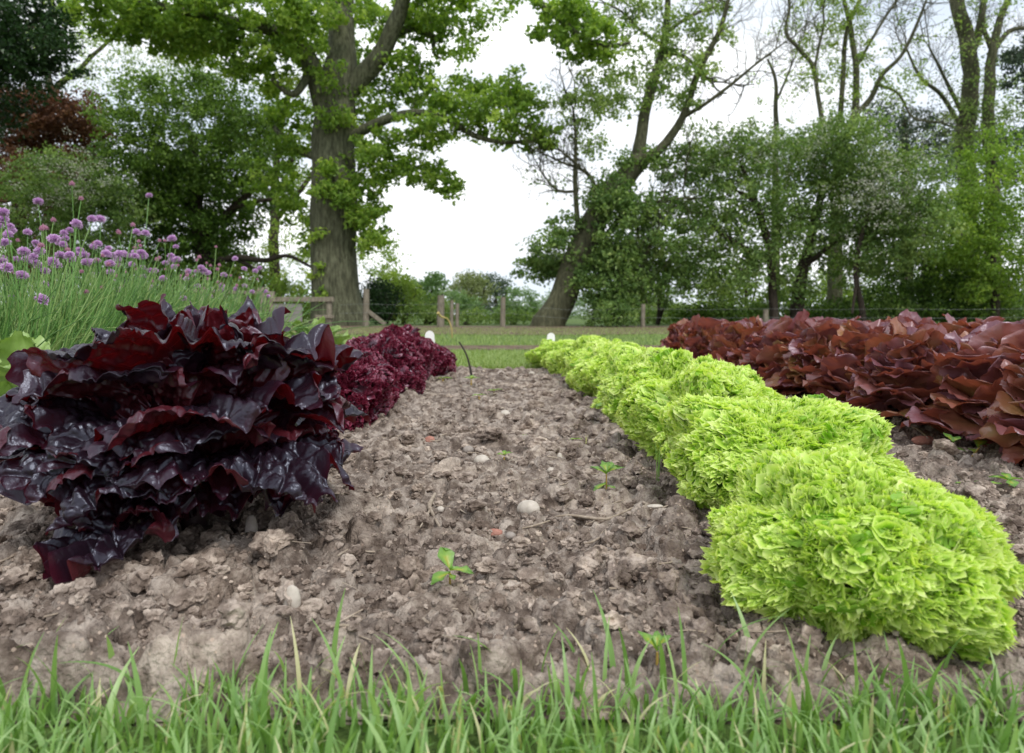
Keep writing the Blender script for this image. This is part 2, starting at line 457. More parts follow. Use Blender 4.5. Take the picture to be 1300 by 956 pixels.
for k in order:
    r = cr[k]; y0 = cy_[k]; x0 = cs[k] * (y0 + .25)
    i0 = int(math.log(max(y0 - r * 1.3, BY0) / BY0) / lr * (rows - 1)); i1 = int(math.log(min(y0 + r * 1.3, BY1) / BY0) / lr * (rows - 1)) + 2
    sw = r * 1.3 / (y0 + .25) + .003
    j0 = max(0, int((cs[k] - sw + 1.12) / 2.24 * (cols - 1)) - 1); j1 = min(cols, int((cs[k] + sw + 1.12) / 2.24 * (cols - 1)) + 2)
    if i1 - i0 < 3 or j1 - j0 < 3: continue
    xx = GX[i0:i1, j0:j1] - x0; yy = GY[i0:i1, j0:j1] - y0
    ang = rs.random() * PI; st = .7 + .3 * rs.random()
    a = (xx * math.cos(ang) + yy * math.sin(ang)); b = (-xx * math.sin(ang) + yy * math.cos(ang)) / st
    th = np.arctan2(b, a)
    rr = r * (1 + .16 * np.sin(2 * th + k) + .12 * np.sin(3 * th + 2 * k) + .08 * np.sin(5 * th + 3 * k))
    d2 = (a * a + b * b) / (rr * rr)
    m_ = d2 < 1
    if not m_.any(): continue
    base = Z[i0:i1, j0:j1]
    bz = base[m_].mean()
    dome = bz - r * .2 + r * rs.uniform(.55, 1.0) * np.power(np.clip(1 - d2, 0, 1), .40) + (xx * rs.normal(0, .25) + yy * rs.normal(0, .25))
    Z[i0:i1, j0:j1] = np.where(m_, np.maximum(base, dome), base)
P3 = np.stack([GX, GY, Z], -1)
Z += 0.008 * (np.abs(fbm(P3 * 38, 4, 31, .65)) * 1.6 - .35)
Z += 0.0045 * fbm(P3 * 130, 3, 36, .7)
Z += 0.0028 * fbm(P3 * 330, 2, 41, .7)
edge = np.clip(np.minimum.reduce([(GY - BY0) / .04, (BY1 - GY) / .06, (1.12 - np.abs(S))[None, :] / .03 + 0 * GY]), 0, 1)
Z = Z * edge - .02 * (1 - edge)
bed = link('soil_bed', mesh('soil_bed', np.stack([GX, GY, Z], -1).reshape(-1, 3), gridF(rows, cols), smooth=True, mat=M['soil']))
tag(bed, kind='structure')


def soil_h(x, y):
    y = min(max(y, BY0), BY1)
    i = int(round(math.log(y / BY0) / lr * (rows - 1))); j = int(round((x / (y + .25) + 1.12) / 2.24 * (cols - 1)))
    i = min(max(i, 0), rows - 1); j = min(max(j, 0), cols - 1)
    return float(Z[i, j])


# ico lump template
def ico(sub):
    t = (1 + 5 ** .5) / 2
    V = [(-1, t, 0), (1, t, 0), (-1, -t, 0), (1, -t, 0), (0, -1, t), (0, 1, t), (0, -1, -t), (0, 1, -t), (t, 0, -1), (t, 0, 1), (-t, 0, -1), (-t, 0, 1)]
    F = [(0, 11, 5), (0, 5, 1), (0, 1, 7), (0, 7, 10), (0, 10, 11), (1, 5, 9), (5, 11, 4), (11, 10, 2), (10, 7, 6), (7, 1, 8), (3, 9, 4), (3, 4, 2), (3, 2, 6), (3, 6, 8), (3, 8, 9), (4, 9, 5), (2, 4, 11), (6, 2, 10), (8, 6, 7), (9, 8, 1)]
    V = [np.array(v) / np.linalg.norm(v) for v in V]
    for _ in range(sub):
        c = {}; nf = []
        def mid(a, b):
            k = (min(a, b), max(a, b))
            if k not in c:
                m = V[a] + V[b]; V.append(m / np.linalg.norm(m)); c[k] = len(V) - 1
            return c[k]
        for a, b, d in F:
            x, y, z = mid(a, b), mid(b, d), mid(d, a)
            nf += [(a, x, z), (b, y, x), (d, z, y), (x, y, z)]
        F = nf
    return np.array(V), np.array(F)


ICO = [ico(i) for i in range(5)]


def lump(mb, c, r, seed, sub=2, sq=(1, 1, .75), amp=.28, fr=1.6, rot=None, a=0.0):
    V, F = ICO[sub]
    q = V * (1 + amp * fbm(V * fr + seed * 7.13, 3, seed % 97))[:, None]
    q = q * np.array(sq) * r
    if rot is not None:
        q = q @ np.array(Matrix(rot)).T if not isinstance(rot, float) else q @ np.array(Matrix.Rotation(rot, 3, 'Z')).T
    mb.add(q + np.asarray(c), F, a)


mb = MB()
for k in range(8500):
    y = 0.56 * math.exp(rs.random() * math.log(3.6 / .56)); x = rs.uniform(-1, 1) * (y * .8 + .05)
    r = .0021 * rs.random() ** -.5 * (1 + .35 * y)
    r = min(r, .014)
    lump(mb, (x, y, soil_h(x, y) + r * .28), r, k, 2 if r * 800 / y > 6 else 1, (1, rs.uniform(.6, 1), rs.uniform(.5, .9)), .75, 2.3, rs.random() * 6.0)
for k in range(170):
    y = 0.60 * math.exp(rs.random() * math.log(3.4 / .60)); x = rs.uniform(-1, 1) * (y * .8 + .05)
    r = rs.uniform(.009, .020) * (1 + .15 * y)
    lump(mb, (x, y, soil_h(x, y) + r * .2), r, k + 9000, 3, (1, rs.uniform(.6, 1), rs.uniform(.5, .8)), .62, 1.7, rs.random() * 6.0)
tag(mb.obj('soil_crumbs', M['clod'], smooth=False), 'loose crumbs and small clods of dry brown soil over the bed', 'soil', kind='stuff')

# fine straw / bark debris
mb = MB()
for k in range(520):
    y = .56 * math.exp(rs.random() * math.log(3.4 / .56)); x = rs.uniform(-1, 1) * (y * .8 + .05)
    l = rs.uniform(.006, .03); a = rs.random() * PI * 2; h = soil_h(x, y)
    n = 4; t = np.linspace(-1, 1, n)
    bend = rs.uniform(-.3, .3)
    px_ = x + l * .5 * (t * math.cos(a) - bend * t * t * math.sin(a)); py_ = y + l * .5 * (t * math.sin(a) + bend * t * t * math.cos(a))
    pz = np.array([soil_h(u, v) for u, v in zip(px_, py_)]); pz = pz.max() + .0012 + t * rs.uniform(-.3, .3) * l * .4
    tube(mb, np.stack([px_, py_, pz], -1), np.full(n, rs.uniform(.0004, .0011)) * (1 + .3 * y), 4)
tag(mb.obj('debris', M['twig']), 'pale straw bits and fine dry root threads strewn on the soil', 'debris', kind='stuff')

# ------------------------------------------------------------------ stones, twigs
def stone(px, py, r_px, mat, label, sq=(1, .8, .7), sink=.15, rot=0.0, name='stone', amp=.14, group=None):
    Y = 0.3 * FPX / (py + r_px * sq[2] * .5 - 400); r = r_px * Y / FPX
    x = gx(px, Y); mb = MB(); lump(mb, (0, 0, 0), r, int(px), 3, sq, amp, 1.1, float(rot))
    o = mb.obj(name, M[mat], None, True)
    o.location = (x, Y, soil_h(x, Y) + r * sq[2] * (1 - sink) * .8)
    tag(o, label, 'stone', group)
    return o


stone(671, 655, 14, 'stone_pale', 'largest rounded white stone, beside the pale wiry root in the middle of the soil', (1, .8, .75))
stone(611, 590, 10, 'stone_pale', 'white domed pebble in the soil just left of a tiny seedling', (1, .8, .7))
stone(641, 531, 7, 'stone_pale', 'small buff pebble halfway up the bare soil strip', (1, .8, .7))
stone(594, 574, 7, 'stone_grey', 'dull beige pebble lying up and left of the white domed pebble', (1, .8, .8))
stone(711, 592, 6, 'stone_pale', 'upright cream chip of stone in the soil left of the leafy green weed', (.6, .6, 1))
stone(315, 702, 13, 'stone_grey', 'tall oval grey pebble standing in soil right of the purple lettuce', (.62, .6, 1.25))
stone(366, 800, 15, 'stone_pale', 'pale pinkish oval pebble behind the front grass blades', (.75, .6, 1.25))
stone(675, 476, 4, 'stone_pale', 'tiny pale stone at the far end of the bed beside the green row', (1, .8, .8))
stone(1176, 562, 13, 'brick', 'flat pinkish fragment of brick on the soil between green and bronze rows', (1.1, .6, .5), name='brick_fragment', amp=.3)
stone(545, 565, 7, 'brick', 'small rusty red brick chip in the soil left of the beige pebble', (1, .6, .6), name='brick_fragment', amp=.35)
stone(648, 700, 7, 'stone_grey', 'small grey pebble below the largest white stone', (1, .8, .7))
stone(628, 683, 10, 'brick', 'orange brown brick crumb below and left of the largest white stone', (1, .6, .5), name='brick_fragment', amp=.35)
stone(558, 663, 5, 'stone_pale', 'tiny cream pebble at the foot of the forked twig', (1, .8, .8))
stone(834, 676, 8, 'stone_pale', 'thin cream stone flake on soil near the front green lettuce', (1.3, .6, .3))
stone(1262, 655, 9, 'stone_grey', 'flat grey brown pebble at right edge of the soil', (1.3, .6, .4))
stone(700, 608, 5, 'stone_pale', 'very small pale pebble just below the upright cream chip', (1, .8, .8))


def stick(pts, rad_px, mat, label, name='twig', n=6, parent=None, cat='twig'):
    """pts: (px,py,Y)"""
    P = [at(*p) for p in pts]
    base = Vector(P[0])
    R = [rp * p[2] / FPX for rp, p in zip(rad_px, pts)]
    Pp, Rr = resample([list(p - base) for p in P], R, .01)
    mb = MB(); tube(mb, Pp, Rr, n, bark=.15)
    o = mb.obj(name, M[mat], parent, True); o.location = base
    if label: tag(o, label, cat)
    return o


def gy(py, lift=0.0):
    return (0.3 - lift) * FPX / (py - 400)


def ground_stick(pts, rad_px, mat, label, name='twig', lift=.008):
    q = []
    for (px, py) in pts:
        Y = gy(py, .02); q.append((px, py, Y))
    return stick(q, rad_px, mat, label, name)


ground_stick([(704, 656), (722, 654), (745, 657), (770, 659), (788, 652), (806, 644), (818, 645)], [.8, 1.6, 1.8, 1.8, 1.5, 1.2, .5], 'twig', 'long pale wiry root lying wavy on the soil', 'root')
ground_stick([(662, 671), (680, 667), (698, 661)], [.8, 1.6, 1], 'twig', 'short straight pale straw in front of the largest white stone', 'straw')
t0 = ground_stick([(552, 627), (545, 642), (549, 652), (565, 682)], [2.4, 3.2, 2.4, 1.4], 'twig', 'forked dry twig with two prongs on the soil', 'forked_twig')
pr = stick([(547, 645, gy(645, .02)), (540, 658, gy(658, .02)), (533, 670, gy(670, .02))], [2, 1.6, 1], 'twig', None, 'prong', parent=t0)
pr.location = Vector(pr.location) - Vector(t0.location)
stick([(600, 486, 3.05), (597, 468, 3.05), (592, 450, 3.05), (583, 434, 3.05)], [1.9, 1.7, 1.3, .9], 'twig_dark', 'dark thin stick standing upright in soil at the end of the bed')
stick([(574, 429, 8.5), (573, 416, 8.5), (568, 405, 8.5), (560, 402, 8.45), (556, 397, 8.4)], [.7, .9, .9, 1.5, 2.1], 'straw', 'yellow dry stalk bent over with a knobbly tip beyond the red lettuces', 'dry_stalk', cat='stalk')
ground_stick([(75, 722), (95, 729), (113, 738)], [1, 1.7, 1.2], 'twig', 'short tan twig in front of the purple lettuce at left', 'twig')
ground_stick([(404, 665), (410, 676), (422, 687)], [1, 1.6, 1], 'twig_dark', 'short brown twig on the soil near the big clod right of purple lettuce', 'twig')
ground_stick([(1140, 548), (1150, 540), (1165, 545), (1178, 556)], [1, 1.3, 1.2, .8], 'twig', 'thin arched dry stem above the pinkish brick fragment', 'twig')
ground_stick([(1255, 604), (1275, 602), (1299, 605)], [1, 1.3, 1.2], 'twig', 'thin grey straw lying at right edge above the low weeds', 'straw')
ground_stick([(741, 690), (752, 688), (762, 682)], [1, 1.6, 1], 'twig', 'tiny brown twig on the soil below the wiry root', 'twig')

# ------------------------------------------------------------------ generic leaf surface
def leaf_surface(Lg, W, nu, nv, elev, curl, seed, ruffle=.02, rfreq=5, cup=.3, lobes=.1, blister=0.0, bsize=.013, vein=.0012, basew=.25, curlp=1.4, tipw=.55, twist=0.0, roll=0.0, vmax=.62, back=.30):
    """Surface of one leaf, base at origin, growing towards +X and up. returns V (nv,nu,3), edge value"""
    rg = np.random.default_rng(seed)
    v = np.linspace(0, 1, nv)[:, None]; u = np.linspace(-1, 1, nu)[None, :]
    ang = elev - curl * v[:, 0] ** curlp
    ds = Lg / (nv - 1)
    rx = np.concatenate([[0], np.cumsum(np.cos(ang[:-1]) * ds)]); rz = np.concatenate([[0], np.cumsum(np.sin(ang[:-1]) * ds)])
    # outline
    vs = np.clip(v / vmax, 0, 1); wv = basew + (1 - basew) * (vs ** 1.3) * (1.6 - .6 * vs)
    tip = np.clip((v - vmax) / (1 - vmax), 0, 1)
    wv = wv * np.sqrt(np.clip(1 - (tip * math.sqrt(1 - tipw ** 2)) ** 2, 0, 1))
    su = np.sign(u) * np.abs(u) ** .9
    lob = 1 + lobes * vnoise(np.stack([v * 9 + 0 * u, np.sign(u) * 5 + 0 * v, 0 * u * v + seed * 3.7], -1), seed % 50) * np.abs(u) ** 2 \
        + lobes * .5 * vnoise(np.stack([v * 24 + 0 * u, np.sign(u) * 5 + 0 * v, 0 * u * v + seed * 1.7], -1), 3) * np.abs(u) ** 2
    lat = su * wv * W * lob
    # tip margin scallops along length
    ext = (1 - back * np.abs(u) ** 3.2) + lobes * 1.0 * vnoise(np.stack([u * 4 + 0 * v, 0 * u * v, 0 * u * v + seed * 2.1], -1), 7) * 1.0 \
        + lobes * .5 * vnoise(np.stack([u * 11 + 0 * v, 0 * u * v, 0 * u * v + seed], -1), 9)
    vv = v * (1 + (ext - 1) * v ** 2)
    idx = np.clip(vv, 0, 1.25) * (nv - 1)
    i0 = np.clip(np.floor(idx).astype(int), 0, nv - 2); fr = idx - i0
    X = rx[i0] * (1 - fr) + rx[i0 + 1] * fr; Zc = rz[i0] * (1 - fr) + rz[i0 + 1] * fr
    A = ang[i0]
    edge = np.maximum(np.abs(u) ** 1.5 * (v > -1), np.clip((v - .45) / .55, 0, 1) ** 1.2)
    per = np.arctan2(u * 1.0, (v - .45) * 1.4 + 1e-9)
    ph = rg.uniform(0, 6.28, 4)
    per2 = np.stack([np.cos(per) * rfreq * .55, np.sin(per) * rfreq * .55, 0 * per + seed * 1.3], -1)
    rf = fbm(per2 * 1.0, 2, seed % 31) * 1.8 + .5 * np.sin(per * rfreq * 1.7 + ph[0]) + .25 * np.sin(per * rfreq * 3.1 + ph[1])
    nd = ruffle * edge ** 1.6 * rf
    # veins / blisters in leaf-plane coordinates
    a_ = lat; b_ = vv * Lg
    mid = np.exp(-(a_ / (W * .035)) ** 2)
    sv = (b_ / Lg * 7.0 - np.abs(a_) / W * 2.2) % 1.0
    side = np.exp(-((sv - .5) / .07) ** 2) * np.clip(np.abs(a_) / W * 6, 0, 1)
    if blister:
        wx = a_ + .004 * vnoise(np.stack([a_ * 90, b_ * 90, 0 * a_], -1), 3); wy = b_ + .004 * vnoise(np.stack([a_ * 90, b_ * 90, 0 * a_ + 5], -1), 4)
        f1, f2 = worley2(wx / bsize + seed * 3, wy / (bsize * 1.15), seed % 11)
        g1, g2 = worley2(wx / (bsize * .45) + seed * 5, wy / (bsize * .5), seed % 13)
        bl = np.clip(1 - (f1 * 1.22) ** 2, 0, 1) * 1.1 + np.clip(1 - (g1 * 1.2) ** 2, 0, 1) * .26
        mod = .55 + .45 * vnoise(np.stack([a_ * 22, b_ * 22, 0 * a_ + seed], -1), 8)
        dist = np.clip(v * 4, 0, 1) * (1 - .35 * edge)
        nd = nd + blister * bl * (1 - .8 * np.maximum(mid, side * .8)) * dist * (.65 + .6 * mod)
    nd = nd - vein * (mid * 1.8 + side)
    # cup: edges rise
    nd = nd + cup * W * np.abs(u) ** 2 * (1 - .6 * v)
    nx = -np.sin(A); nz = np.cos(A)
    tw = twist * v
    yy = lat * np.cos(tw); zz = lat * np.sin(tw)
    V = np.stack([X + nx * (nd + zz), yy, Zc + nz * (nd + zz)], -1)
    return V, np.clip(edge, 0, 1), gridF(nv, nu)[:, ::-1]


def rotz(V, a):
    c, s = math.cos(a), math.sin(a)
    return np.stack([V[..., 0] * c - V[..., 1] * s, V[..., 0] * s + V[..., 1] * c, V[..., 2]], -1)


def rotx(V, a):
    c, s = math.cos(a), math.sin(a)
    return np.stack([V[..., 0], V[..., 1] * c - V[..., 2] * s, V[..., 1] * s + V[..., 2] * c], -1)


# ------------------------------------------------------------------ the big purple lettuce
PX, PY = -0.425, 0.90
pl = empty('purple_lettuce', (PX, PY, soil_h(PX, PY) * .5), 'large glossy near-black purple lettuce with blistered ruffled leaves at front left', 'lettuce', sc=.85)
mb = MB(); tube(mb, [(0, 0, -.02), (0, 0, .03), (0, 0, .07)], [.02, .026, .012], 10)
mb.obj('stem', M['core_red'], pl, True)
specs = []   # azimuth deg (270 = towards camera), length, halfwidth, elev deg, curl deg, radial start, z start, roll
def ring(n, a0, L_, W_, el, cu, r0, z0, jit=8):
    for i in range(n):
        specs.append((a0 + i * 360 / n + random.uniform(-jit, jit), L_ * random.uniform(.92, 1.08), W_ * random.uniform(.9, 1.1), el + random.uniform(-6, 6), cu * random.uniform(.85, 1.2), r0, z0, random.uniform(-12, 12)))
ring(5, 236, .190, .150, 44, 85, .015, .03)
ring(5, 300, .260, .200, 60, 112, .012, .03)
ring(5, 252, .290, .200, 70, 116, .010, .045)
ring(5, 292, .325, .190, 80, 96, .006, .055)
ring(4, 262, .320, .165, 86, 62, .004, .06)
ring(3, 310, .300, .120, 90, 34, .003, .06)
specs.append((263, .255, .085, 14, 38, .02, .02, 6))
specs.append((248, .27, .160, 56, 112, .015, .03, -6))
specs.append((205, .30, .12, 48, 85, .015, .03, 4))
specs.append((330, .32, .12, 50, 95, .015, .03, 4))
for k, (az, L_, W_, el, cu, r0, z0, rl) in enumerate(specs):
    front = math.sin(math.radians(az)) < .35
    n = 215 if front else 110
    V, e, F = leaf_surface(L_, W_, n, n, math.radians(el), math.radians(cu), 100 + k, ruffle=.021, rfreq=8.0, cup=.03, lobes=.10, blister=.0105, bsize=.0165, vein=.0016, basew=.14, tipw=.66, curlp=1.6, vmax=.72, back=.30)
    V = rotx(V, math.radians(rl))
    V = V + np.array([r0, 0, z0]); V = rotz(V, math.radians(az))
    V[..., 2] = np.maximum(V[..., 2], .008 + .01 * e + .004 * np.sin(V[..., 0] * 120))
    m = mesh('leaf', V.reshape(-1, 3), F, (.10 + .75 * e ** 3.0).ravel(), True, M['purple'])
    link('leaf', m, pl)

# ------------------------------------------------------------------ frilled lettuces
def frill_head(seed, R, H, nrib, ppp, rows, lam, ragged=.12, depth=.020, lobe=.15):
    """dome of tightly meandering upright leaf margins. nrib ribbons, ppp points per meander, rows across the height"""
    rg = np.random.default_rng(seed)
    lobes_ = rg.normal(size=(10, 3)); lobes_[:, 2] = np.abs(lobes_[:, 2]) * .9; lobes_ /= np.linalg.norm(lobes_, axis=1)[:, None]

    def surf(n, inset=0.0, axis=None):
        d = np.sort(np.arccos(np.clip(n @ lobes_.T, -1, 1)), axis=-1)
        crease = np.exp(-((d[..., 1] - d[..., 0]) / .30) ** 2)
        lob = (1 - lobe * .55 * crease) * (1.09 - .24 * np.clip(d[..., 0] / .62, 0, 1.1) ** 2) + ragged * vnoise(n * 1.7 + seed * 3.1, seed % 17) + .08 * vnoise(n * 4.3 + seed, 5) + .05 * vnoise(n * 9.0 + seed, 6)
        p = n * np.array([R, R, H]) * lob[..., None]
        p = p - (n if axis is None else axis) * np.asarray(inset)[..., None]
        p[..., 2] = p[..., 2] * .85 + H * .30
        return p
    outer, heart = MB(), MB()
    ga = PI * (3 - 5 ** .5)
    for i in range(nrib):
        t = (i + .5) / nrib; ct = 1 - t * 1.42
        st = math.sqrt(max(0, 1 - ct * ct)); ph = i * ga + rg.uniform(-.2, .2)
        n = np.array([st * math.cos(ph), st * math.sin(ph), ct])
        tA = np.cross(n, rg.normal(size=3)); tA /= np.linalg.norm(tA); tB = np.cross(n, tA)
        nper = rg.integers(4, 8); m = int(nper * ppp) + 1
        q = np.arange(m) / ppp                              # meander count
        l = lam * rg.uniform(.7, 1.35)
        wob = 1 + .30 * vnoise(np.stack([q * .9, 0 * q + i, 0 * q], -1), 2)
        A = rg.uniform(1.55, 2.15)
        phi = A * np.sin(2 * PI * q * 1.0 + rg.uniform(0, 6)) * wob + .9 * vnoise(np.stack([q * .45, 0 * q + i * 1.7, 0 * q + 3], -1), 4) + rg.uniform(-.5, .5) * np.sin(4 * PI * q)
        dx, dy = np.cos(phi) * l / ppp, np.sin(phi) * l / ppp
        x = np.cumsum(dx); y = np.cumsum(dy); x -= x.mean(); y -= y.mean()
        r = np.linspace(0, 1, rows)[:, None] ** .8
        lean = rg.uniform(-.5, .5); hgt = rg.uniform(-.006, .009)
        hv = .0030 * vnoise(np.stack([q * .8, 0 * q + i * .7, 0 * q], -1), 6)[None, :]
        teeth = (r ** 4) * l * .10 * ((1 - 2 * (np.arange(m) % 2))[None, :] + rg.normal(size=(1, m)) * .9)
        flare = l * .28 * r ** 2.5 * np.sin(2 * PI * q * .5 + rg.uniform(0, 6))[None, :] + l * .5 * lean * r
        X = x[None, :] - np.sin(phi)[None, :] * flare; Y = y[None, :] + np.cos(phi)[None, :] * flare
        nn = n + (X[..., None] * tA + Y[..., None] * tB) / R
        nn /= np.linalg.norm(nn, axis=-1)[..., None]
        ax = n + rg.normal(size=3) * .42; ax /= np.linalg.norm(ax)
        P = surf(nn, depth * (1 - r) - hgt * r - hv * r - teeth, ax)
        P[..., 2] = np.maximum(P[..., 2], .002)
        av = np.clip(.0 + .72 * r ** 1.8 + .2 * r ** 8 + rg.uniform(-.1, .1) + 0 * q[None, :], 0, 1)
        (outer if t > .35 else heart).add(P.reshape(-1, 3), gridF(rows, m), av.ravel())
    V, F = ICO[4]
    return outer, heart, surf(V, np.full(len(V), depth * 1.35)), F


def make_frill(name, mats, core_mat, seed, R, H, nrib, ppp, rows, lam, loc, label, cat, group, **k):
    o = empty(name, loc, label, cat, group)
    a, b, cv, cf = frill_head(seed, R, H, nrib, ppp, rows, lam, **k)
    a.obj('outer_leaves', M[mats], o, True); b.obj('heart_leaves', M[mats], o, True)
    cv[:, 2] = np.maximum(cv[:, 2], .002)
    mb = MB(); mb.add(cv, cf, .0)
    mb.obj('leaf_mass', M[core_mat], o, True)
    return o


GRN = 'frilly lime green lettuces in a row'
green_labels = [
    'nearest and largest frilly lime green lettuce, in the front grass',
    'second frilly lime green lettuce from the front of its row',
    'third frilly lime green lettuce from the front of its row',
    'fourth frilly lime green lettuce from the front of its row',
    'fifth frilly lime green lettuce, beside a jagged green weed',
    'sixth frilly lime green lettuce from the front of its row',
    'seventh frilly lime green lettuce, middle of the far half of its row',
    'fourth from last frilly lime green lettuce, far part of the row',
    'third from last frilly lime green lettuce, far part of the row',
    'last but one frilly lime green lettuce before the lawn',
    'last frilly lime green lettuce at the far end, beside a white plant label']
gpos = [(.338, .672, .134, .134), (.395, 1.02, .166, .160), (.40, 1.38, .172, .170), (.405, 1.72, .172, .170), (.40, 2.06, .165, .158), (.395, 2.40, .162, .156), (.385, 2.73, .15, .15),
        (.37, 3.05, .15, .15), (.345, 3.36, .15, .135), (.315, 3.64, .15, .122), (.27, 3.90, .15, .115)]
protos = {}
for i, (x, y, R, H) in enumerate(gpos):
    loc = (x, y, 0.004)
    if i < 2:
        o = make_frill('frilled_lettuce', 'lollo', 'core_green', 200 + i, R, H, 1500 if i == 0 else 1300, 14, 5, .0235, loc, green_labels[i], 'lettuce', GRN)
        protos[i] = o
    elif i < 5:
        o = make_frill('frilled_lettuce', 'lollo', 'core_green', 200 + i, R, H, 1050, 11, 4, .0255, loc, green_labels[i], 'lettuce', GRN)
        protos[i] = o
    else:
        o = copy_tree(protos[2 + (i % 3)]); o.location = loc
        tag(o, green_labels[i]); o.scale = (R / .148, R / .148, H / .155)
        o.rotation_euler = (0, 0, 1.7 * i)

RED = 'frilly burgundy lettuces in a row'
red_labels = [
    'frilly burgundy lettuce directly behind the big purple lettuce',
    'second frilly burgundy lettuce behind the big purple lettuce',
    'third frilly burgundy lettuce, in the middle of its row',
    'fourth frilly burgundy lettuce, in the middle of its row',
    'fifth frilly burgundy lettuce, beside the white plant label',
    'last frilly burgundy lettuce at the far end by the lawn']
rpos = [(-.48, 1.80, .175, .175), (-.50, 2.14, .165, .175), (-.48, 2.50, .17, .195), (-.49, 2.90, .17, .215), (-.47, 3.30, .165, .165), (-.47, 3.66, .150, .135)]
rp = []
for i, (x, y, R, H) in enumerate(rpos):
    if i < 3:
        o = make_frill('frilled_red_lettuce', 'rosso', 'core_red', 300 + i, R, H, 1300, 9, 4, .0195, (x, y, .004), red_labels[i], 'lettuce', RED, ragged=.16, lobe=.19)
        rp.append(o)
    else:
        o = copy_tree(rp[i - 3]); o.location = (x, y, .004); tag(o, red_labels[i])
        o.scale = (R / rpos[i - 3][2], R / rpos[i - 3][2], H / rpos[i - 3][3]); o.rotation_euler = (0, 0, 2.1 * i)

# ------------------------------------------------------------------ bronze leaf row (right)
def rosette(name, loc, label, cat, group, seed, nl, size, mat, els, n=26, wr=.42, rad=.0, hgt=.03, droop=(30, 85), **k):
    o = empty(name, loc, label, cat, group)
    rg = np.random.default_rng(seed)
    outer, inner = MB(), MB()
    for i in range(nl):
        t = i / (nl - 1)
        az = i * 137.5 + rg.uniform(-14, 14)
        el = els[0] + (els[1] - els[0]) * t + rg.uniform(-10, 10)
        Lg = size * rg.uniform(.75, 1.2)
        V, e, F = leaf_surface(Lg, size * wr * rg.uniform(.85, 1.2), n, n, math.radians(el), math.radians(rg.uniform(*droop) * (1 - .3 * t)), seed * 50 + i, **k)
        V = rotx(V, math.radians(rg.uniform(-30, 30)))
        V = rotz(V + np.array([.01 + rad * rg.uniform(.2, 1) * (1 - t * .75), 0, .01 + hgt * t ** .8 * rg.uniform(.8, 1.1)]), math.radians(az))
        V[..., 2] = np.maximum(V[..., 2], .004)
        c = np.clip(rg.uniform(-.05, .85) + .25 * e, 0, 1)
        (outer if t < .5 else inner).add(V.reshape(-1, 3), F, c.ravel())
    outer.obj('outer_leaves', M[mat], o, True); inner.obj('heart_leaves', M[mat], o, True)
    mb = MB(); tube(mb, [(0, 0, -.01), (0, 0, hgt * .5), (0, 0, hgt + .03)], [.014, .012, .006], 8); mb.obj('stem', M[mat], o, True)
    return o


BRZ = 'bronze leaved lettuces in the right hand rows'
bpos = []
y = 1.28; i = 0
while y < 4.3:
    bpos.append((1.10 + (.02 * math.sin(i * 2.3)) - max(0, y - 2.6) * .05, y, 1.0 if y < 3 else 1.0 - (y - 3) * .1, 0)); y += .275; i += 1
y = 1.9
while y < 4.3:
    bpos.append((1.52 + .02 * math.sin(i), y, 1.0, 1)); y += .33; i += 1
ordn = ['first', 'second', 'third', 'fourth', 'fifth', 'sixth', 'seventh', 'eighth', 'ninth', 'tenth', 'eleventh', 'twelfth', 'thirteenth']
proto = []; cnt = [0, 0]
for k, (x, y, s, r) in enumerate(bpos):
    lab = (('%s glossy bronze red lettuce from the front of the row nearest the green lettuces' if r == 0 else '%s glossy bronze red lettuce from the front of the rearmost row') % ordn[cnt[r]])
    cnt[r] += 1
    if len(proto) < 4:
        o = rosette('bronze_lettuce', (x, y, 0.004), lab, 'lettuce', BRZ, 40 + k, 104, .120, 'redrow', (25, 88), n=22, wr=.60, rad=.10, hgt=.155, droop=(0, 90),
                    ruffle=.009, rfreq=3.6, cup=.20, lobes=.035, blister=.003, bsize=.022, vein=.0010, basew=.22, tipw=.62, curlp=1.3, vmax=.58, back=.24)
        proto.append(o)
    else:
        o = copy_tree(proto[k % 4]); o.location = (x, y, .004); tag(o, lab)
        o.rotation_euler = (0, 0, k * 1.13)
    o.scale = (s, s, s * random.uniform(.95, 1.04))

# ------------------------------------------------------------------ butterhead lettuces (left, behind the purple one)
bl = ['pale green butterhead lettuce behind the purple lettuce at left edge', 'pale green butterhead lettuce peeping out behind the purple lettuce, middle of its row',
      'pale green butterhead lettuce whose tip shows left of the burgundy row']
b0 = rosette('butterhead_lettuce', (-1.01, 1.36, .005), bl[0], 'lettuce', 'pale green butterhead lettuces', 71, 34, .20, 'butter', (20, 88), n=36, wr=.46, rad=.02, hgt=.03, droop=(20, 60), ruffle=.012, rfreq=3, cup=.40, lobes=.04, blister=.011, bsize=.030, vein=.001, basew=.3, tipw=.5, curlp=1.3)
b0.scale = (.95, .95, 1.05)
for lab, p, s in ((bl[2], (-1.0, 3.45, .005), 1.05),):
    o = copy_tree(b0); o.location = p; o.scale = (s, s, s * 1.05); o.rotation_euler = (0, 0, 2.2); tag(o, lab)

